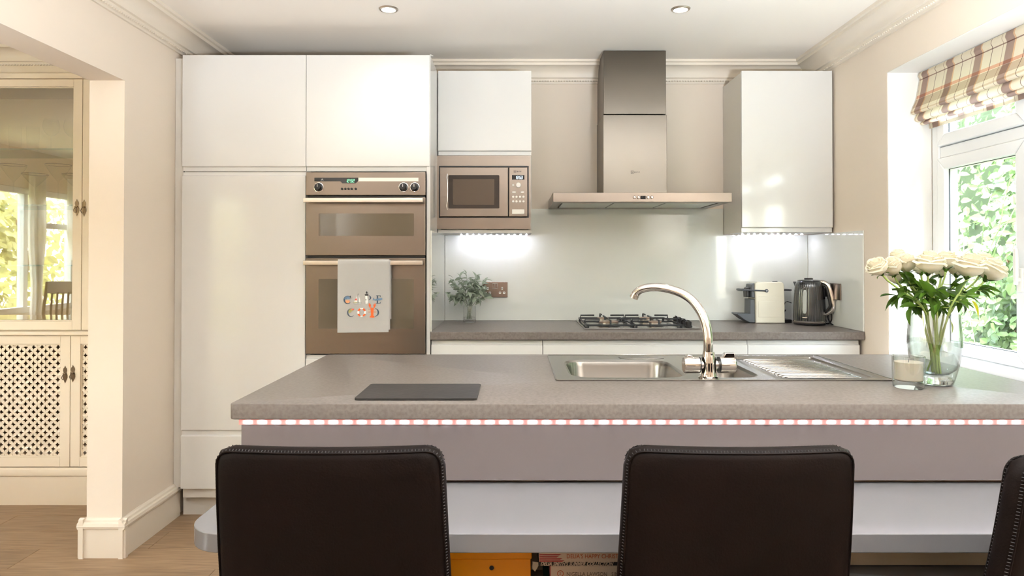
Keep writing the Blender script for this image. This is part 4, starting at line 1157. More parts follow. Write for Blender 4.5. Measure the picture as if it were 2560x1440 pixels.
g = G(); lx = PX(1916, 727, Yc)
for yy in (Yc - .004, Yc + cd_ + .004):
    g.tube([(lx, yy, lz), (PX(1875, 726, Yc), yy, PZ(1875, 725.5, Yc)), (PX(1862, 725, Yc), yy + (.02 if yy < ym else -.02), PZ(1860, 725.5, Yc))], [.0045, .0040, .005], 8)
g.tube([(PX(1860, 725.5, Yc), Yc + .012, PZ(1860, 725.5, Yc)), (PX(1857, 725.5, Yc), ym, PZ(1860, 725.5, Yc)), (PX(1860, 725.5, Yc), Yc + cd_ - .012, PZ(1860, 725.5, Yc))], [.006, .0085, .006], 8)
lv = g.obj('lever', M_DGREY, t)
G().lathe([(.0095, 0), (.0095, -.006), (.001, -.0065)], 18, (lx, Yc, lz), 'y').obj('lever_pivot', M_DGREY, lv)
G().lathe([(.0035, -.006), (.0035, -.0075), (.001, -.008)], 12, (lx, Yc, lz), 'y').obj('pivot_cap', M_CHROME, lv)
G().prism([(X0 + .004, PZ(1880, 748, Yc)), (X0 - .024, PZ(1880, 749, Yc)), (X0 - .026, PZ(1880, 790, Yc)), (X0 + .004, PZ(1880, 790, Yc))], 'y', Yc + .015, Yc + cd_ - .015, .004, 2).obj('splash_column', M_DGREY, t)
xt = PX(1844, 785, Yc)
G().prism([(X0 + .002, zb_ + .002), (X0 - .028, zb_ + .002), (X0 - .06, zb_ + .018), (xt, PZ(1844, 786, Yc)), (xt + .006, PZ(1844, 784, Yc)), (X0 - .02, PZ(1880, 785, Yc)), (X0 + .002, PZ(1880, 786, Yc))], 'y', Yc + .012, Yc + cd_ - .012, .005, 3).obj('drip_tray', M_DGREY, t)
G().slab(.028, .03, .008, .01, .003, 3, 3, lambda u, v, q: (PX(1948, 705, Yc) + u, ym + v, zt_ + q)).obj('button', M_BLACK, t)
# clear water tank at the rear
wx = PX(1984, 760, Yc) - .004
G().prism(rrect(X1 + .001, wx, zb_ + .018, PZ(1970, 727, Yc), .008), 'y', Yc + .02, Yc + cd_ - .02).obj('water_tank', M_CLEAR, t)
bx('tank_lid', M_BLACK, t, X1, wx + .002, Yc + .018, Yc + cd_ - .018, PZ(1970, 727, Yc), PZ(1970, 724, Yc), .001)
bx('tank_base', M_BLACK, t, X1, wx + .002, Yc + .018, Yc + cd_ - .018, zb_, zb_ + .018, .002)
G().prism([(X1 + .008, PZ(1975, 776, Yc)), (X1 + .026, PZ(1975, 776, Yc)), (X1 + .017, PZ(1975, 783, Yc))], 'y', Yc + .05, Yc + .065).obj('tank_valve', M_BLACK, t)
G().tube([(X1 + .001, Yc + .018, PZ(1965, 764, Yc)), (X1 + .008, Yc + .018, PZ(1965, 756, Yc)), (X1 + .020, Yc + .018, PZ(1965, 754, Yc)), (wx, Yc + .018, PZ(1965, 758, Yc))], .0022, 6).obj('tank_handle', M_BLACK, t)

# ================================================================== KETTLE
kx, ky = PX(2023.5, 760, 3.63), 3.63
def kz(y): return PZ(2023, y, ky)
t = thing('kettle', 'black ribbed electric kettle with a chrome handle in the corner', 'kettle', (kx, ky, .9105))
G().lathe([(.001, 0), (.076, 0), (.080, .003), (.081, .009), (.075, .0105), (.001, .0105)], 40, (kx, ky, .9105)).obj('power_base', M_BLACK, t)
z0 = .9212; zr0, zr1 = .933, kz(801)
G().lathe([(.001, 0), (.079, 0), (.082, .004), (.0825, zr1 - z0), (.001, zr1 - z0)], 48, (kx, ky, z0)).obj('chrome_band', M_CHROME, t)
Hh = kz(702) - zr1
prf = [(.001, 0), (.0822, 0)] + [(.0822 - .013 * (k / 10) ** 1.6, Hh * k / 10) for k in range(1, 10)] + [(.0665, Hh * .97), (.060, Hh), (.001, Hh)]
kb = G().lathe(prf, 176, (kx, ky, zr1), wob=lambda a, z: 1 + (.014 * math.cos(a * 44) if .008 < z < Hh * .93 else 0)).obj('kettle_body', M_KETTLE, t, smooth=60)
G().lathe([(.001, 0), (.060, 0), (.061, .006), (.050, .010), (.001, .011)], 40, (kx, ky, kz(702) - .003)).obj('lid', M_KETTLE, t)
G().slab(.06, .022, .008, .009, .003, 4, 3, lambda u, v, q: (kx + u * .9 - .004, ky + v + u * .3, kz(697) + q)).obj('lid_tab', M_BLACK, t)
hd = Vector((.72, -.69, 0)).normalized(); sdv = Vector((-hd.y, hd.x, 0))
# spout, opposite the handle
sp0 = Vector((kx, ky, kz(705))) - hd * .058
g = G(); A = [sp0 + sdv * .030, sp0 - sdv * .030, sp0 - hd * .030]; Bz = Vector((0, 0, -.05))
B0 = sp0 - hd * .006 + Bz
vs = [g.bm.verts.new(p) for p in (A[0], A[2], A[1], B0 + sdv * .012, B0 - hd * .004, B0 - sdv * .012, sp0 + hd * .02 + sdv * .03, sp0 + hd * .02 - sdv * .03)]
for q in ((0, 1, 4, 3), (1, 2, 5, 4), (0, 6, 7, 2), (0, 2, 1)): g.bm.faces.new([vs[i] for i in q])
bmesh.ops.solidify(g.bm, geom=g.bm.faces[:], thickness=.002)
g.obj('spout', M_KETTLE, t)
def hp(d, y): p = Vector((kx, ky, 0)) + hd * d; return Vector((p.x, p.y, kz(y)))
g = G(); hpts = [hp(.060, 704), hp(.080, 706), hp(.100, 714), hp(.113, 735), hp(.122, 757), hp(.122, 768), hp(.110, 777), hp(.080, 786)]
g.tube(smooth_path(hpts), smooth_vals([.010, .0115, .012, .0115, .0115, .011, .0095, .006]), 12); g.obj('handle', M_CHROME, t, smooth=60)
G().tube(smooth_path([hp(.066, 712), hp(.088, 716), hp(.099, 733), hp(.108, 757), hp(.105, 766), hp(.083, 778)]), smooth_vals([.008, .009, .009, .009, .008, .006]), 10).obj('handle_grip', M_BLACK, t)
# water window, on the side facing left-front
wd_ = Vector(((PX(2007, 750, 3.56) - kx), -.078, 0)).normalized()
ws = Vector((-wd_.y, wd_.x, 0))
def wfn(u, v, q):
    f = ((kz(753) + v) - zr1) / Hh; rad = .0822 - .013 * max(0, min(1, f)) ** 1.6 + .0015
    p = Vector((kx, ky, 0)) + wd_ * (rad + q) + ws * u; return (p.x, p.y, kz(753) + v)
G().slab(.020, kz(724) - kz(782), .004, .009, .001, 4, 8, wfn).obj('water_window', M_GREYP, kb)
def wfn2(u, v, q):
    p = Vector((kx, ky, 0)) + wd_ * (.0825 + q) + ws * u; return (p.x, p.y, kz(791.5) + v)
G().slab(.026, .006, .003, .002, .001, 3, 2, wfn2).obj('badge', M_STEELH, kb)
cpts = [(kx + .078, ky - .01, .9175), (kx + .092, ky - .03, .920), (kx + .097, ky - .05, .945), (kx + .093, ky - .045, .985), (kx + .090, ky - .02, .955), (kx + .086, ky - .055, .925), (kx + .092, ky - .075, .9165)]
G().tube(smooth_path(cpts), .0032, 8).obj('cable', M_BLACK, t)

# ================================================================== CANDLE
cx_, cy_ = PX(2271.5, 950, 1.835), 1.835
t = thing('candle', 'cream candle in a thick clear glass tumbler beside the rose vase', 'candle', (cx_, cy_, .9105))
G().lathe([(.001, 0), (.036, 0), (.0385, .003), (.0395, .012), (.0405, .086), (.0385, .087), (.0372, .084), (.0365, .022), (.034, .0195), (.001, .019)], 48, (cx_, cy_, .9105)).obj('tumbler', M_VASE, t)
G().lathe([(.001, .020), (.0335, .0203), (.0360, .023), (.0366, .070), (.033, .0685), (.001, .0683)], 48, (cx_, cy_, .9105)).obj('wax', M_WAX, t)
G().tube([(cx_, cy_, .9105 + .068), (cx_ + .001, cy_, .9105 + .077)], .001, 6).obj('wick', M_DKP, t)

# ================================================================== ROSES
ax, ay = PX(2337, 940, 1.885), 1.885
t = thing('glass_vase', 'large clear glass vase half filled with water, holding the roses', 'vase', (ax, ay, .9105))
zv = PZ(2337, 783, ay) - .9105
def rv(f): return .046 + .023 * math.sin(min(1, f * 1.5) * PI / 2) - .006 * max(0, f - .55) / .45
outer = [(.001, 0), (.040, 0), (.0445, .002)] + [(rv(k / 14), .004 + (zv - .006) * k / 14) for k in range(1, 15)]
inner = [(rv(k / 14) - .0032, .004 + (zv - .006) * k / 14) for k in range(14, 2, -1)] + [(.036, .030), (.001, .026)]
G().lathe(outer + inner, 56, (ax, ay, .9105)).obj('vase_body', M_VASE, t, smooth=60)
G().lathe([(.001, .001), (.039, .001), (.043, .003), (.0455, .014), (.036, .024), (.001, .022)], 40, (ax, ay, .9105)).obj('thick_base', M_GLASS, t)
wl = (PZ(2337, 849, ay) - .9105)
wf_ = [(rv(k / 14) - .0038, .004 + (zv - .006) * k / 14) for k in range(3, 15) if .004 + (zv - .006) * k / 14 < wl]
G().lathe([(.001, .027), (.0355, .031)] + wf_ + [(rv(.62) - .0038, wl), (.001, wl)], 48, (ax, ay, .9105)).obj('water', M_WATER, t, smooth=60)
def bloom_mesh(seed, op):
    """layered cup of petals with rims rolling outward; op 0 tight bud .. 1 open"""
    rr0 = random.Random(seed); g = G()
    rings = [(3, .16, 1.42, .03), (4, .30, 1.46, .05), (5, .45, 1.42, .08), (5, .60, 1.34, .12), (5, .74, 1.22, .17), (4, .84, 1.06, .24)]
    if op > .5: rings.append((3, .92, .86, .34))
    for ri, (n, R, H, roll) in enumerate(rings):
        half = PI / n * 1.3; a00 = rr0.uniform(0, 6)
        for k in range(n):
            a0 = a00 + 2 * PI * (k + rr0.uniform(-.13, .13)) / n; h = H * rr0.uniform(.94, 1.05); rl = roll * (.35 + .7 * op) * rr0.uniform(.6, 1.3)
            Rk = R * (1 + .035 * (k % 2)) * (.9 + .12 * op); lean = rr0.uniform(-.03, .05) * (ri > 2); nu, nv = 8, 9; grid = []
            ph = rr0.uniform(0, 6)
            for j in range(nv + 1):
                v = j / nv; row = []
                for i in range(nu + 1):
                    u = -1 + 2 * i / nu
                    wv = math.sin(PI / 2 * min(1, .30 + v * 1.1)) * (1 - .18 * max(0, v - .8) / .2)
                    rad = Rk * (.26 + .74 * math.sin(PI / 2 * min(1, v / .58))) + lean * v
                    if ri < 3: rad *= 1 - .22 * max(0, v - .5)
                    tt = max(0, v - .76) / .24
                    z = h * (min(v, .76) + .24 * math.sin(tt * PI * .55) * .85) * (1 - .09 * u ** 4 * v) + .03 * (1 - u * u) * v - rl * .55 * tt ** 3
                    rad += rl * tt ** 1.6 * (.75 + .25 * abs(u)) + .018 * math.sin(u * 4 + ph) * v * v + .03 * u * v * (1 if k % 2 else -1) * .6
                    an = a0 + u * half * wv
                    row.append(g.bm.verts.new((rad * math.cos(an), rad * math.sin(an), z)))
                grid.append(row)
            for j in range(nv):
                for i in range(nu): g.bm.faces.new((grid[j][i], grid[j][i + 1], grid[j + 1][i + 1], grid[j + 1][i]))
    me = bpy.data.meshes.new('bloom'); g.bm.to_mesh(me); g.bm.free(); me.materials.append(M_PETAL); me.shade_smooth(); return me
BL = [bloom_mesh(1, .2), bloom_mesh(2, .6), bloom_mesh(3, .95), bloom_mesh(4, .5)]
def calyx_mesh():
    g = G(); g.lathe([(.06, -.22), (.16, -.12), (.26, 0), (.2, .08)], 10, cap=True)
    for k in range(5):
        a = 2 * PI * k / 5; c, s_ = math.cos(a), math.sin(a); rows = []
        for j in range(6):
            v = j / 5; wv = .13 * (1 - v) ** .7 + .004; rad = .24 + .62 * math.sin(v * PI / 2) + .15 * v * v; z = -.02 + .35 * v - .30 * v * v * v
            p = Vector((rad * c, rad * s_, z)); tt = Vector((-s_, c, 0)) * wv
            rows.append([g.bm.verts.new(p - tt), g.bm.verts.new(p + tt)])
        for A_, B_ in zip(rows, rows[1:]): g.bm.faces.new((A_[0], A_[1], B_[1], B_[0]))
    me = bpy.data.meshes.new('calyx'); g.bm.to_mesh(me); g.bm.free(); me.materials.append(M_LEAF); me.shade_smooth(); return me
CX = calyx_mesh()
LF = [leaf_mesh('leaf', .050, .0120, .25, .45, mm=M_LEAF), leaf_mesh('leaf', .043, .0115, .55, .4, mm=M_LEAF), leaf_mesh('leaf', .055, .0145, .15, .5, mm=M_LEAF)]
LFY = leaf_mesh('leaf', .062, .019, .25, .2, mm=M_YLEAF)
# (px, py of the bloom, radius in px, depth offset, tilt direction, mesh, description)
roses = [
    (2192, 664, 29, -.050, (-.55, -.15, .8), 1, 'cream rose farthest left, tilted outward'),
    (2230, 663, 30, -.020, (-.30, -.2, .9), 3, 'cream rose second from the left, close behind the leftmost'),
    (2245, 640, 25, .060, (-.25, .2, 1), 0, 'cream rose bud peeking up behind the left roses'),
    (2267, 656, 29, -.010, (-.10, -.25, 1), 0, 'cream rose between the left pair and the large central one'),
    (2236, 690, 22, .035, (-.4, .1, .9), 0, 'small cream rose low on the left under its neighbours'),
    (2300, 664, 24, .060, (0, .2, 1), 3, 'cream rose half hidden left behind the central bloom'),
    (2324, 652, 36, -.060, (.02, -.18, 1), 2, 'large open cream rose in the centre front of the vase'),
    (2366, 648, 30, .040, (.15, .15, 1), 1, 'cream rose just right behind the central bloom'),
    (2352, 676, 20, .070, (.2, .3, 1), 0, 'small cream rose low behind the central bloom'),
    (2390, 668, 26, .060, (.1, .2, 1), 0, 'narrow cream rose bud left of the big right-hand bloom'),
    (2425, 660, 38, -.055, (.12, -.2, 1), 2, 'largest open cream rose at the right front'),
    (2456, 656, 34, .030, (.30, .1, .95), 2, 'open cream rose behind the largest one on the right'),
    (2482, 672, 36, -.010, (.50, -.1, .85), 2, 'wide open cream rose farthest right, leaning outward')]
r = random.Random(31)
for i, (x, y, rp, dy, tl, mi, lab) in enumerate(roses):
    Yb = ay + dy; cen = W(x, y, Yb); Rm = rp * Yb / F_PX * .90; td = Vector(tl).normalized()
    base = cen - td * Rm * .95
    foot_a = 2 * PI * i / len(roses) + 1.1; fr_ = .026
    foot = Vector((ax + fr_ * math.cos(foot_a), ay + fr_ * math.sin(foot_a), .9105 + .036))
    dirx = (base.x - ax) / .16
    neck = Vector((ax + max(-.045, min(.045, dirx * .045)) , ay + max(-.035, min(.035, dy * .7)), .9105 + zv + .002))
    foot = Vector((ax - (neck.x - ax) * .60 + .014 * math.cos(foot_a), ay - (neck.y - ay) * .5 + .020 * math.sin(foot_a), .9105 + .034))
    rt = thing('rose', lab, 'rose', tuple(foot), 'cut roses in the large vase')
    pts = []
    for k in range(13):
        u = k / 12
        p = foot.lerp(neck, u / .5) if u < .5 else None
        if p is None:
            q = (u - .5) / .5; c1_ = neck + (neck - foot).normalized() * .04; c2_ = base - td * .04
            p = neck * (1 - q) ** 3 + c1_ * 3 * q * (1 - q) ** 2 + c2_ * 3 * q * q * (1 - q) + (base - td * Rm * .15) * q ** 3
        pts.append(p)
    G().tube(pts, .0026, 7).obj('stem', M_STEM, rt)
    q = td.to_track_quat('Z', 'Y')
    for nm, me, sc in (('bloom', BL[mi], Rm), ('calyx', CX, Rm * 1.02)):
        o = bpy.data.objects.new(nm, me); COL.objects.link(o); o.parent = rt; o.location = base - wloc(rt)
        o.rotation_mode = 'QUATERNION'; o.rotation_quaternion = q; o.scale = (sc * .97, sc * .97, sc * (1.25 if mi == 0 else 1.22))
    for k in range(5):
        u = 7 + int(r.uniform(0, 3.99)); p = pts[u]; side = Vector((r.uniform(-1, 1) + dirx * .5, r.uniform(-.9, .6), r.uniform(-.5, .55)))
        tw = p + side.normalized() * .018
        lf = G().tube([p, tw], .001, 4).obj('twig', M_STEM, rt)
        for (dd, rl, s_) in ((side, 0, 1.0), (side + Vector((r.uniform(-.8, .8), r.uniform(-.8, .8), r.uniform(-.6, .5))), .5, .8)):
            place_leaf(r.choice(LF), lf, 'leaf', tw, dd, rl + r.uniform(-.8, .8), s_ * r.uniform(.75, 1.1))
    if i == 11 or i == 6:
        a = W(2430, 752, ay - .04) if i == 11 else W(2375, 800, ay - .02); b = W(2456, 790, ay - .05) if i == 11 else W(2388, 832, ay - .02)
        place_leaf(LFY, rt, 'leaf', a, b - a, .4, (b - a).length / .06)
extra = [(2200, 742, 2248, 728, -.03), (2245, 745, 2232, 768, 0), (2330, 745, 2300, 690, -.07), (2300, 720, 2285, 690, -.05), (2395, 735, 2405, 680, -.07), (2370, 745, 2340, 715, -.08), (2345, 760, 2322, 800, -.085), (2280, 770, 2252, 812, -.06), (2420, 745, 2450, 710, -.03), (2410, 745, 2462, 738, .02), (2330, 730, 2385, 750, -.09), (2290, 755, 2262, 735, -.07), (2400, 755, 2445, 765, -.05)]
hold = [o for o in bpy.data.objects if o.name.startswith('rose') and o.type == 'EMPTY' and 'category' in o and o['category'] == 'rose']
for i, (x, y, x2, y2, dy) in enumerate(extra):
    a, b = W(x, y, ay + dy), W(x2, y2, ay + dy - .01)
    place_leaf(LF[i % 3], hold[i % len(hold)], 'leaf', a, b - a, r.uniform(-.5, .5), max(.7, (b - a).length / .058))

# ================================================================== TEA TOWEL
Yt = FT_ - .069
t = thing('tea_towel', 'white printed tea towel hung over the lower oven handle', 'towel', (PX(909, 740, Yt), Yt, PZ(909, 832, Yt)))
tx0, tx1, tz0, tz1 = PX(844, 740, Yt), PX(975, 740, Yt), PZ(909, 831, Yt), PZ(909, 648.5, Yt)
def tow(x0, x1, zb, yo, name, seed, zbk, drop=0.0):
    tz1 = globals()['tz1'] - drop
    g = G(); nx, nz = 16, 26; rows = []
    path = [(yo, zb + (tz1 - .010 - zb) * k / nz) for k in range(nz + 1)] + [(yo + .002, tz1 - .004), (yo + .007, tz1 + .0005), (yo + .022, tz1 + .0005), (yo + .0285, tz1 - .004), (yo + .031, tz1 - .03), (yo + .032, tz1 - .09), (yo + .033, zbk)]
    for j, (py, pz) in enumerate(path):
        row = []
        for i in range(nx + 1):
            u = i / nx; s = max(0, min(1, (tz1 - pz) / .3)) if j <= nz else 0
            wv = .0008 + .0008 * math.sin(u * 9 + seed) * s
            fl_ = -.004 * s * (u - .5)
            row.append(g.bm.verts.new((x0 + (x1 - x0) * u + fl_ * 2 * 0, py - wv if j <= nz else py, pz + (.003 * (u - .5) if j == 0 else 0))))
        rows.append(row)
    for a, b in zip(rows, rows[1:]):
        for i in range(nx): g.bm.faces.new((a[i], a[i + 1], b[i + 1], b[i]))
    bmesh.ops.solidify(g.bm, geom=g.bm.faces[:], thickness=.0012)
    return g.obj(name, M_TOWEL, t, smooth=60)
# the fold on top and a second layer peeking out at the right
tow(tx0, tx1 - .006, tz0, Yt - .001, 'towel_front', 1.0, tz0 + .05)
tow(tx0 + .012, tx1, PZ(909, 825, Yt), Yt + .0050, 'towel_underlayer', 2.3, tz0 + .06, .0030)
Yp = Yt - .0036
def tp(x, y): v = W(x, y, Yp); return (v.x, v.z)
pk = thing  # prints below are thin flat pieces lying on the cloth
def pr_poly(name, pts, m, dy=0, parent=t):
    q = [tp(840 + a / 12.0, 720 + b / 12.0) for a, b in pts]
    return G().prism(q, 'y', Yp - .0003 - dy, Yp - dy).obj(name, m, parent, smooth=0)
def arc(name, cx, cy, ro, wmax, a0, a1, m, dy=0, squash=1.0, thick=lambda f: 1, n=26):
    out, inn = [], []
    for k in range(n + 1):
        f = k / n; a = math.radians(a0 + (a1 - a0) * f); wd = wmax * thick(f)
        out.append((cx + ro * squash * math.cos(a), cy - ro * math.sin(a))); inn.append((cx + (ro * squash - wd) * math.cos(a), cy - (ro - wd * .6) * math.sin(a)))
    return pr_poly(name, out + inn[::-1], m, dy)
cth = lambda f: .35 + .65 * math.sin(PI * f)
arc('letter_c', 345, 355, 122, 48, 42, 318, M_NAVY, 0, .98, cth)
pr_poly('letter_serif', [(425, 232), (440, 232), (440, 305), (432, 305), (420, 262)], M_NAVY)
arc('blue_fish', 340, 335, 84, 84, 10, 180, M_BLUEP, .0004, 1.05)
pr_poly('crab_print', [(282, 395), (300, 372), (400, 372), (418, 392), (400, 440), (340, 456), (292, 434)], M_LORANGE, .0004)
pr_poly('yacht_hull', [(505, 432), (765, 432), (735, 478), (560, 484)], M_GREYP); pr_poly('yacht_deck', [(510, 430), (640, 430), (640, 444), (515, 444)], M_GREENP, .0003)
pr_poly('yacht_mast', [(655, 170), (662, 170), (662, 432), (655, 432)], M_DKP); pr_poly('yacht_pennant', [(662, 168), (690, 182), (662, 195)], M_GREYP)
pr_poly('yacht_sail', [(672, 210), (756, 425), (672, 425)], M_LIGHTP, .0002); pr_poly('yacht_sail', [(648, 210), (540, 420), (648, 420)], M_LIGHTP, .0002)
pr_poly('yacht_flag', [(565, 350), (610, 305), (645, 372), (580, 372)], M_REDP, .0005)
pr_poly('lighthouse_tower', [(880, 235), (952, 235), (962, 475), (870, 475)], M_LIGHTP, .0002)
pr_poly('lighthouse_edge', [(868, 235), (878, 235), (884, 475), (870, 475)], M_GREYP, .0003)
pr_poly('lighthouse_gallery', [(862, 182), (975, 182), (966, 232), (872, 232)], M_DKP, .0004); pr_poly('lighthouse_roof', [(885, 158), (921, 92), (957, 158), (930, 152), (930, 182), (912, 182), (912, 152)], M_DKP, .0004)
pr_poly('lighthouse_window', [(888, 335), (910, 335), (910, 375), (888, 375)], M_DKP, .0005)
arc('letter_p', 975, 292, 68, 40, 88, -88, M_NAVY, 0, 1.18, lambda f: .3 + .7 * math.sin(PI * f))
for nm, q in (('letter_e', [(1222, 225), (1262, 225), (1262, 460), (1222, 460)]), ('letter_e_bar', [(1205, 222), (1338, 222), (1338, 272), (1326, 272), (1312, 236), (1205, 236)]), ('letter_e_bar', [(1205, 452), (1312, 452), (1330, 412), (1342, 412), (1334, 466), (1205, 466)]), ('letter_e_bar', [(1262, 338), (1300, 338), (1300, 352), (1262, 352)])):
    pr_poly(nm, q, M_NAVY)
pr_poly('whale_print', [(1080, 362), (1118, 340), (1112, 300), (1128, 292), (1146, 336), (1180, 342), (1230, 316), (1388, 300), (1390, 345), (1320, 372), (1200, 382), (1130, 366)], M_BLUEP, .0005)
arc('letter_c', 450, 740, 124, 40, 40, 315, M_NAVY, 0, .95, cth)
pr_poly('trout_print', [(378, 668), (430, 622), (470, 618), (545, 625), (535, 658), (480, 690), (445, 728), (385, 752), (372, 720)], M_GREENP, .0004)
pr_poly('trout_tail', [(470, 620), (545, 625), (535, 655), (478, 668)], M_REDP, .0006)
for k in range(8):
    arc('lifebuoy_segment', 770, 732, 134, 62, k * 45 + 24, k * 45 + 66 if k % 2 == 0 else k * 45 + 66, M_ORANGE if k % 2 == 0 else M_LIGHTP, .0002 if k % 2 else .0004, 1.0, n=8)
pr_poly('lobster_body', [(1050, 612), (1082, 582), (1120, 612), (1134, 640), (1122, 760), (1126, 838), (1044, 838), (1050, 760), (1040, 640)], M_ORANGE, .0006)
pr_poly('lobster_tail', [(1048, 832), (1122, 832), (1170, 868), (1130, 888), (1085, 892), (1030, 884), (1002, 862)], M_ORANGE, .0008)
for s in (-1, 1):
    m_ = lambda p: (1086 + s * (p[0] - 1086), p[1])
    pr_poly('lobster_claw', [m_(p) for p in ((1100, 618), (1136, 575), (1122, 520), (1130, 468), (1150, 520), (1158, 466), (1182, 452), (1192, 520), (1166, 578), (1118, 640))], M_ORANGE, .0007)
    for k in range(3): pr_poly('lobster_leg', [m_(p) for p in ((1128, 650 + k * 34), (1205, 640 + k * 44), (1207, 648 + k * 44), (1128, 660 + k * 34))], M_LORANGE, .0003)
arc('letter_d', 1160, 732, 124, 44, 88, -88, M_NAVY, 0, 1.05, lambda f: .3 + .7 * math.sin(PI * f))

# ================================================================== ROMAN BLIND
def plaid():
    m = bpy.data.materials.new('plaid_cloth'); m.use_nodes = True; T = m.node_tree; p = T.nodes['Principled BSDF']; p.inputs['Roughness'].default_value = .9
    uv = T.nodes.new('ShaderNodeUVMap'); sp = T.nodes.new('ShaderNodeSeparateXYZ'); T.links.new(uv.outputs[0], sp.inputs[0])
    def ramp(out, stops, period):
        mm = T.nodes.new('ShaderNodeMath'); mm.operation = 'DIVIDE'; mm.inputs[1].default_value = period; T.links.new(out, mm.inputs[0])
        fr = T.nodes.new('ShaderNodeMath'); fr.operation = 'FRACT'; T.links.new(mm.outputs[0], fr.inputs[0])
        r_ = T.nodes.new('ShaderNodeValToRGB'); r_.color_ramp.interpolation = 'CONSTANT'; el = r_.color_ramp.elements
        for i, (pos, c) in enumerate(stops):
            e = el[i] if i < 2 else el.new(pos)
            e.position = pos; e.color = srgb(*c)
        T.links.new(fr.outputs[0], r_.inputs[0]); return r_.outputs[0]
    Wt = (255, 255, 255)
    v1 = ramp(sp.outputs[0], [(0, Wt), (.06, (184, 166, 170)), (.30, (240, 212, 190)), (.345, Wt), (.62, (150, 132, 130)), (.64, Wt), (.955, (196, 180, 172)), (.972, Wt)], .172)
    v2 = ramp(sp.outputs[1], [(0, Wt), (.085, (172, 152, 150)), (.097, Wt), (.262, (238, 196, 184)), (.30, Wt), (.308, (216, 204, 196)), (.405, Wt), (.445, (232, 222, 208)), (.46, Wt)], .42)
    mul = T.nodes.new('ShaderNodeMix'); mul.data_type = 'RGBA'; mul.blend_type = 'MULTIPLY'; mul.inputs[0].default_value = 1
    T.links.new(v1, mul.inputs[6]); T.links.new(v2, mul.inputs[7])
    m2 = T.nodes.new('ShaderNodeMix'); m2.data_type = 'RGBA'; m2.blend_type = 'MULTIPLY'; m2.inputs[0].default_value = 1
    m2.inputs[6].default_value = srgb(240, 228, 206); T.links.new(mul.outputs[2], m2.inputs[7])
    T.links.new(m2.outputs[2], p.inputs['Base Color'])
    tr = T.nodes.new('ShaderNodeBsdfTranslucent'); T.links.new(m2.outputs[2], tr.inputs[0]); mx_ = T.nodes.new('ShaderNodeMixShader'); mx_.inputs[0].default_value = .35
    T.links.new(p.outputs[0], mx_.inputs[1]); T.links.new(tr.outputs[0], mx_.inputs[2]); T.links.new(mx_.outputs[0], T.nodes['Material Output'].inputs['Surface'])
    return m
M_PLAID = plaid()
t = thing('roman_blind', 'cream and plum checked roman blind gathered in folds over the window', 'blind', (1.86, 2.1, 2.1))
by0, by1 = 1.20, 3.035
bx('headrail', M_UPVC, t, 1.845, 1.885, by0, by1, 2.092, 2.115, .002)
zf1 = PZ(2287, 282, 3.03) ; 
prof = [(1.842, 2.112), (1.836, 2.095), (1.843, 2.078), (1.838, 2.05), (1.826, 1.99), (1.812, 1.955), (1.804, 1.935), (1.806, 1.922), (1.818, 1.918), (1.830, 1.928), (1.832, 1.934),
        (1.829, 1.925), (1.822, 1.912), (1.817, 1.900), (1.821, 1.888), (1.833, 1.884), (1.846, 1.890), (1.850, 1.897),
        (1.848, 1.890), (1.842, 1.884), (1.840, 1.877), (1.847, 1.871), (1.862, 1.872), (1.874, 1.884),
        (1.882, 1.880), (1.885, 1.868), (1.886, 1.856)]
_p = []
for i in range(len(prof) - 1):
    p0, p1, p2, p3 = prof[max(i - 1, 0)], prof[i], prof[i + 1], prof[min(i + 2, len(prof) - 1)]
    for k in range(3):
        u = k / 3
        _p.append(tuple(.5 * ((2 * p1[c]) + (-p0[c] + p2[c]) * u + (2 * p0[c] - 5 * p1[c] + 4 * p2[c] - p3[c]) * u * u + (-p0[c] + 3 * p1[c] - 3 * p2[c] + p3[c]) * u ** 3) for c in (0, 1)))
prof = _p + [prof[-1]]
g = G(); uvl = g.bm.loops.layers.uv.new('UVMap'); ny = 60; cum = [0]
for a, b in zip(prof, prof[1:]): cum.append(cum[-1] + math.hypot(b[0] - a[0], b[1] - a[1]))
grid = []
for i in range(ny + 1):
    y = by0 + (by1 - by0) * i / ny
    grid.append([g.bm.verts.new((x + .0022 * math.sin(y * 9 + j * .1) * (j > 12), y, z + .0016 * math.sin(y * 6 + j * .33))) for j, (x, z) in enumerate(prof)])
for i in range(ny):
    for j in range(len(prof) - 1):
        f = g.bm.faces.new((grid[i][j], grid[i + 1][j], grid[i + 1][j + 1], grid[i][j + 1]))
        for lp, (a, b) in zip(f.loops, ((i, j), (i + 1, j), (i + 1, j + 1), (i, j + 1))):
            lp[uvl].uv = ((by1 - (by0 + (by1 - by0) * a / ny)) + .172 * 10 - .012, cum[b])
g.obj('blind_cloth', M_PLAID, t, smooth=70)
bx('hem_bar', M_CURTAIN, t, 1.8865, 1.8895, by0 + .004, by1 - .004, 1.856, 1.872, .001)

# ================================================================== DISPLAY CABINET IN THE DINING ROOM
YU, YLo = 3.50, 3.455
def dx(x, y=500, Y=YU): return PX(x, y, Y)
def dz(y, Y=YU, x=100): return PZ(x, y, Y)
CX0, CX1 = -3.55, XLo - .004
t = thing('display_cabinet', 'cream glazed display cabinet with fretwork lower doors in the dining room', 'cabinet', ((CX0 + CX1) / 2, YB, 0))
zl0, zsh = dz(1168, YLo), dz(838, YLo); zu0, zu1 = dz(826), dz(197)
g = G(); th = .02
g.box(CX0, CX1, YB - .02, YB - .004, .18, zu1); g.box(CX0, CX0 + th, YU + .022, YB - .02, zu0, zu1); g.box(CX1 - th, CX1, YU + .022, YB - .02, zu0, zu1)
g.box(CX0, CX1, YU + .022, YB - .02, zu1 - .02, zu1); g.box(CX0, CX1, YLo + .022, YB - .02, zsh - .02, zsh)
gxc = dx(205); gxl = dx(176, 900, YLo)
pitch_d = .62
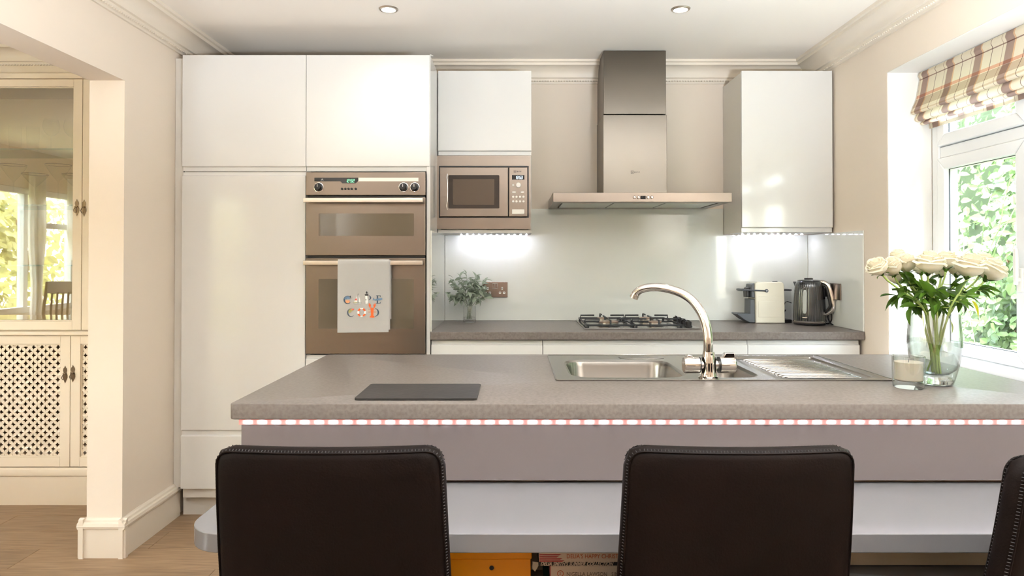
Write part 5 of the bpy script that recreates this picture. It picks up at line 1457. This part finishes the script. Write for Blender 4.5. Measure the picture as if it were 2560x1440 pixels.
g.box(CX0, CX0 + th, YLo + .022, YB - .02, .18, zsh); g.box(CX1 - th, CX1, YLo + .022, YB - .02, .18, zsh); g.box(CX0, CX1, YLo + .022, YB - .02, .18, .20)
g.obj('carcass', M_CREAMIN, t, smooth=0)
bx('cornice_rail', M_CREAM, t, CX0, CX1, YU - .012, YU + .02, zu1, dz(184), .003)
bx('mid_moulding', M_CREAM, t, CX0, CX1, YLo - .02, YU + .02, zsh, zu0, .006, 3)
G().prism([(YLo - .002, 0), (YLo - .002, dz(1190, YLo)), (YLo - .012, dz(1188, YLo)), (YLo - .016, dz(1180, YLo)), (YLo - .012, dz(1172, YLo)), (YLo - .002, dz(1169, YLo)), (YLo + .03, dz(1169, YLo)), (YLo + .03, 0)], 'x', CX0, CX1, 0).obj('base_moulding', M_CREAM, t, smooth=30)
def panel_frame(name, x0, x1, z0, z1, Y, w, parent, m=M_CREAM):
    g = G(); g.box(x0, x0 + w, Y, Y + .02, z0, z1, .0015); g.box(x1 - w, x1, Y, Y + .02, z0, z1, .0015)
    g.box(x0 + w, x1 - w, Y, Y + .02, z0, z0 + w * 1.0, .0015); g.box(x0 + w, x1 - w, Y, Y + .02, z1 - w * .85, z1, .0015)
    iw = .006
    for (a, b, c, d) in ((x0 + w, x0 + w + iw, z0 + w, z1 - w * .85), (x1 - w - iw, x1 - w, z0 + w, z1 - w * .85), (x0 + w, x1 - w, z0 + w, z0 + w + iw), (x0 + w, x1 - w, z1 - w * .85 - iw, z1 - w * .85)):
        g.box(a, b, Y + .006, Y + .018, c, d, .002)
    return g.obj(name, m, parent)
def pull(x, z, Y, parent):
    h = G().prism([(x + a * .0105, z + b) for a, b in ((0, .045), (.35, .036), (.85, .030), (1, .020), (.8, .012), (.7, .006), (1.15, -.004), (1.2, -.016), (.8, -.027), (.6, -.030), (.4, -.036), (0, -.045), (-.4, -.036), (-.6, -.030), (-.8, -.027), (-1.2, -.016), (-1.15, -.004), (-.7, .006), (-.8, .012), (-1, .020), (-.85, .030), (-.35, .036))], 'y', Y - .002, Y, .0006, 1).obj('handle_plate', M_BRONZE, parent)
    G().box(x - .008, x + .008, Y - .010, Y - .002, z + .001, z + .008, .002).tube([(x - .004, Y - .009, z + .002), (x - .010, Y - .014, z - .014), (x - .006, Y - .012, z - .026), (x + .004, Y - .012, z - .026), (x + .009, Y - .014, z - .014), (x + .004, Y - .009, z + .002)], .0016, 6).obj('drop_ring', M_BRONZE, parent)
fw = gxc - dx(183)
udoors = [(gxc - .665 * 2 - .004, gxc - .665 - .004), (gxc - .663, gxc - .0015), (gxc + .0015, min(gxc + .663, CX1))]
for i, (a, b) in enumerate(udoors):
    a = max(a, CX0)
    if b - a < .1: continue
    d = panel_frame('glazed_door', a, b, zu0 + .002, zu1 - .002, YU, fw, t)
    G().box(a + fw - .002, b - fw + .002, YU + .009, YU + .013, zu0 + fw, zu1 - fw * .85).obj('glass_pane', M_DISPG, d, smooth=0)
    if i == 1: pull(dx(192.5), dz(519), YU, d)
    if i == 2: pull(dx(210.5), dz(520), YU, d)
fl_w = gxl - dx(152, 900, YLo)
ldoors = [(gxl - .60 * 2 - .004, gxl - .604), (gxl - .60, gxl - .0015), (gxl + .0015, min(gxl + .60, CX1))]
def fret(x0, x1, z0, z1, Y, parent):
    """sheet of fretwork: quatrefoil holes on a diagonal lattice, built from one tile"""
    px_, pz_ = .0395, .0395; g = G(); nx = int((x1 - x0) / px_); nz = int((z1 - z0) / pz_); px_, pz_ = (x1 - x0) / nx, (z1 - z0) / nz
    def cell(cx, cz):
        # hole outline: four-pointed cross, 12 points; ring to cell diamond (rotated square) corners
        a, b = .0098, .0040
        hole = [(a, b * .8), (b, b), (b * .8, a), (-b * .8, a), (-b, b), (-a, b * .8), (-a, -b * .8), (-b, -b), (-b * .8, -a), (b * .8, -a), (b, -b), (a, -b * .8)]
        R_, L_, T_, B_ = (px_ / 2, 0), (-px_ / 2, 0), (0, pz_ / 2), (0, -pz_ / 2)
        def cl(p): return (max(x0, min(x1, cx + p[0])), Y, max(z0, min(z1, cz + p[1])))
        H = [g.bm.verts.new(cl(p)) for p in hole]; Rr, Tt, Ll, Bb = [g.bm.verts.new(cl(p)) for p in (R_, T_, L_, B_)]
        fs = ((Rr, H[0], H[11]), (Rr, H[1], H[0]), (Rr, Tt, H[1]), (Tt, H[2], H[1]), (Tt, H[3], H[2]), (Tt, H[4], H[3]), (Tt, Ll, H[4]), (Ll, H[5], H[4]), (Ll, H[6], H[5]), (Ll, H[7], H[6]), (Ll, Bb, H[7]), (Bb, H[8], H[7]), (Bb, H[9], H[8]), (Bb, H[10], H[9]), (Bb, Rr, H[10]), (Rr, H[11], H[10]))
        for f in fs: g.bm.faces.new(f)
    for i in range(nx + 1):
        for j in range(nz + 1):
            cell(x0 + i * px_, z0 + j * pz_)
            if i < nx and j < nz: cell(x0 + (i + .5) * px_, z0 + (j + .5) * pz_)
    bmesh.ops.remove_doubles(g.bm, verts=g.bm.verts[:], dist=.00002)
    bmesh.ops.dissolve_degenerate(g.bm, dist=.00001, edges=g.bm.edges[:])
    bmesh.ops.solidify(g.bm, geom=g.bm.faces[:], thickness=.003)
    return g.obj('fretwork_panel', M_CREAM, parent, smooth=0)
for i, (a, b) in enumerate(ldoors):
    a = max(a, CX0)
    if b - a < .1: continue
    d = panel_frame('fretwork_door', a, b, zl0 + .002, zsh - .003, YLo, fl_w, t)
    if i > 0: fret(a + fl_w, b - fl_w, zl0 + fl_w, zsh - fl_w * .85, YLo + .012, d)
    else: G().box(a + fl_w, b - fl_w, YLo + .012, YLo + .015, zl0 + fl_w, zsh - fl_w * .85).obj('fretwork_panel', M_CREAM, d)
    if i == 1: pull(dx(163, 935, YLo), dz(936, YLo), YLo, d)
    if i == 2: pull(dx(182.5, 935, YLo), dz(934, YLo), YLo, d)
bx('cupboard_shelf', M_BACKIN, t, CX0 + .02, CX1 - .02, YLo + .06, YB - .02, .52, .54)
bx('cupboard_lining', M_BACKIN, t, CX0 + .02, CX1 - .02, YB - .03, YB - .021, .2, zsh - .02)
sh1, sh2 = dz(372, 3.56), dz(662, 3.56)
for z in (sh1, sh2):
    s = G().box(CX0 + .022, CX1 - .022, YU + .05, YB - .03, z - .007, z).obj('glass_shelf', M_SHELFG, t, smooth=0)
    bx('shelf_front_edge', M_SHEDGE, s, CX0 + .022, CX1 - .022, YU + .048, YU + .05, z - .007, z)
def wineglass(nm, lab, x, Y, z, prof_, cat='wine glass', rim=False, group='glassware in the display cabinet'):
    t = thing(nm, lab, cat, (x, Y, z + .0005), group)
    G().lathe(prof_, 28, (x, Y, z + .0005), cap=False).obj('bowl_and_stem', M_THIN, t, smooth=60)
    if rim:
        rr_ = prof_[-1]; G().lathe([(rr_[0] - .0012, rr_[1] - .001), (rr_[0] + .0008, rr_[1]), (rr_[0] - .0004, rr_[1] + .0015), (rr_[0] - .0012, rr_[1] - .001)], 32, (x, Y, z + .0005), cap=False).obj('gilt_rim', M_BRONZE, t)
def P_wine(h, R): return [(.001, .001), (.030, .0015), (.031, .003), (.006, .006), (.0035, .012), (.0033, h * .40), (.005, h * .44), (.018, h * .48), (R * .85, h * .60), (R, h * .74), (R * .93, h * .88), (R * .80, h)]
def P_coupe(h, R): return [(.001, .001), (.028, .0015), (.029, .003), (.006, .006), (.0035, .012), (.0033, h * .55), (.008, h * .60), (R * .45, h * .72), (R * .8, h * .88), (R, h)]
def P_tumb(h, R): return [(.001, .001), (R * .85, .001), (R * .9, .006), (R, h)]
Yg = 3.60
def gx(x, y=330): return PX(x, y, Yg)
wineglass('tumbler', 'faint tall tumbler at the left on the upper glass shelf', gx(24), Yg + .04, sh1, P_tumb(.135, .030), 'glass')
wineglass('tumbler', 'faint tall tumbler second from left on the upper glass shelf', gx(76), Yg + .02, sh1, P_tumb(.130, .030), 'glass')
wineglass('wine_glass', 'round-bowled wine glass on the upper shelf, left of the door frame', gx(128), Yg, sh1, P_wine(.165, .040))
wineglass('wine_glass', 'round-bowled wine glass on the upper shelf, partly behind the door frame', gx(174), Yg + .02, sh1, P_wine(.165, .040))
cz_ = dz(500, 3.6)
for nm, lab, px_, py_, pr_ in (('martini_glass', 'wide martini glass with gilt rim at far left under the shelf', 34, 413, P_coupe), ('champagne_coupe', 'lower gilt-rimmed coupe between two taller martini glasses', 88, 436, P_coupe), ('martini_glass', 'tall martini glass with gilt rim right of the coupe', 146, 413, P_coupe), ('champagne_coupe', 'gilt-rimmed coupe half hidden by the cabinet door frame', 188, 437, P_coupe)):
    zr_ = dz(py_, 3.60); hh = zr_ - sh2
    hh2 = .21 if 'martini' in nm else .165
    wineglass(nm, lab, gx(px_, py_), 3.60, zr_ - hh2, pr_(hh2, .062), 'cocktail glass', True)
zst = dz(413, 3.60) - .21; zst2 = dz(437, 3.60) - .165
s = G().box(CX0 + .022, CX1 - .022, YU + .05, YB - .03, min(zst, zst2) - .007, min(zst, zst2)).obj('glass_shelf', M_SHELFG, bpy.data.objects['display_cabinet'], smooth=0)

# ================================================================== DINING ROOM FURNITURE (mirrored in the cabinet glass)
t = thing('dining_table', 'dark wooden dining table by the far dining window, seen reflected in the cabinet glass', 'table', (-4.05, 1.6, 0))
bx('table_top', mat('polished_wood', (110, 78, 50), .08), t, -4.80, -3.30, .95, 2.30, .735, .765, .004)
for a in (-4.72, -3.38):
    for b in (1.03, 2.22): bx('leg', M_DARKWOOD, t, a - .035, a + .035, b - .035, b + .035, 0, .735, .004)
def slat_chair(x, y, rz, lab):
    t = thing('dining_chair', lab, 'chair', (0, 0, 0), 'slatted dining chairs at the dining table')
    for sx_ in (-.205, .205):
        G().tube([(sx_, 0, 0), (sx_, 0, .45), (sx_, -.03, .8), (sx_, -.07, 1.05)], .019, 4).obj('back_post', M_DARKWOOD, t)
        G().tube([(sx_, .40, 0), (sx_, .40, .44)], .020, 4).obj('leg', M_DARKWOOD, t)
    bx('seat', M_DARKWOOD, t, -.225, .225, -.02, .43, .44, .47, .006)
    G().slab(.43, .12, .022, .01, .004, 6, 2, lambda u, v, q: (u, -.062 + q - .03 * (1 - (u / .21) ** 2) - v * .12, .995 + v)).obj('top_rail', M_DARKWOOD, t)
    for k in range(6):
        xx = -.15 + .06 * k; G().tube([(xx, -.005, .47), (xx, -.05, .72), (xx, -.07, .95)], .013, 4).obj('slat', M_DARKWOOD, t)
    t.location = (x, y, 0); t.rotation_euler = (0, 0, rz); return t
slat_chair(-4.35, .62, .15, 'slatted wooden dining chair reflected beside the dining window')
slat_chair(-3.70, .62, -.05, 'slatted wooden dining chair at the near corner of the dining table')
slat_chair(-3.05, 1.5, PI / 2, 'slatted wooden dining chair on the kitchen side of the dining table')
def curtain(y0, y1, lab, z1=2.16, tie=None):
    g = G(); n = 60; rows = []
    for j in range(12):
        z = .03 + (z1 - .03) * j / 11; row = []
        for i in range(n + 1):
            u = i / n; wq = 1.0
            if tie: wq = 1 - .45 * math.exp(-((z - 1.0) / .35) ** 2)
            y = y0 + (y1 - y0) * ((u - tie) * wq + tie if tie is not None else u)
            row.append(g.bm.verts.new((XD + .07 + .028 * math.sin(u * 2 * PI * 7) + .006 * math.sin(z * 5 + u * 4), y, z)))
        rows.append(row)
    for a, b in zip(rows, rows[1:]):
        for i in range(n): g.bm.faces.new((a[i], a[i + 1], b[i + 1], b[i]))
    g.obj('curtain', M_CURTAIN, None, smooth=70, label=lab, cat='curtain')
curtain(-.75, -.36, 'white curtain at the far side of the reflected dining window', tie=.01)
curtain(.02, .22, 'narrow white curtain beside the mullion of the reflected dining window', tie=.5)
curtain(1.5, 1.85, 'white curtain on the near side of the dining window', tie=.99)

# ================================================================== ADDED UPLIGHTERS, OUT OF VIEW, BOUNCING FILL LIGHT OFF THE CEILING
for lx, ly, aim, pw_, lab in ((.90, .35, (0, .001, 1), 112, 'unseen uplighter added as ceiling fill, right of the camera'), (-1.0, .20, (0, .001, 1), 22, 'unseen uplighter added as ceiling fill, left of the camera'), (-2.25, .70, (0, .001, 1), 20, 'unseen uplighter added to brighten the dining room')):
    t = thing('added_uplighter', lab, 'lamp', (lx, ly, 0))
    G().lathe([(.13, 0), (.13, .018), (.02, .024)], 32, (lx, ly, 0)).obj('base', M_CHROME, t)
    G().tube([(lx, ly, .02), (lx, ly, 1.10)], .011, 12).obj('pole', M_CHROME, t)
    q = Vector(aim).normalized().to_track_quat('Z', 'Y').to_matrix().to_4x4(); T_ = Matrix.Translation((lx, ly, 1.12)) @ q
    G().lathe([(.02, 0), (.17, .05), (.24, .13), (.236, .13), (.168, .055), (.02, .006)], 32, cap=False).xform(T_).obj('added_dish', M_STEELH, t)
    G().lathe([(.03, .01), (.035, .04), (.001, .055)], 20).xform(T_).obj('added_bulb', M_DOWN, t)
    hd_ = Vector((lx, ly, 1.12)) + Vector(aim).normalized() * .095
    lamp('added_uplighter_light', 'AREA', hd_, (-Vector(aim)).to_track_quat('Z', 'Y').to_euler(), pw_, (.82, .91, 1), shape='DISK', size=.38)
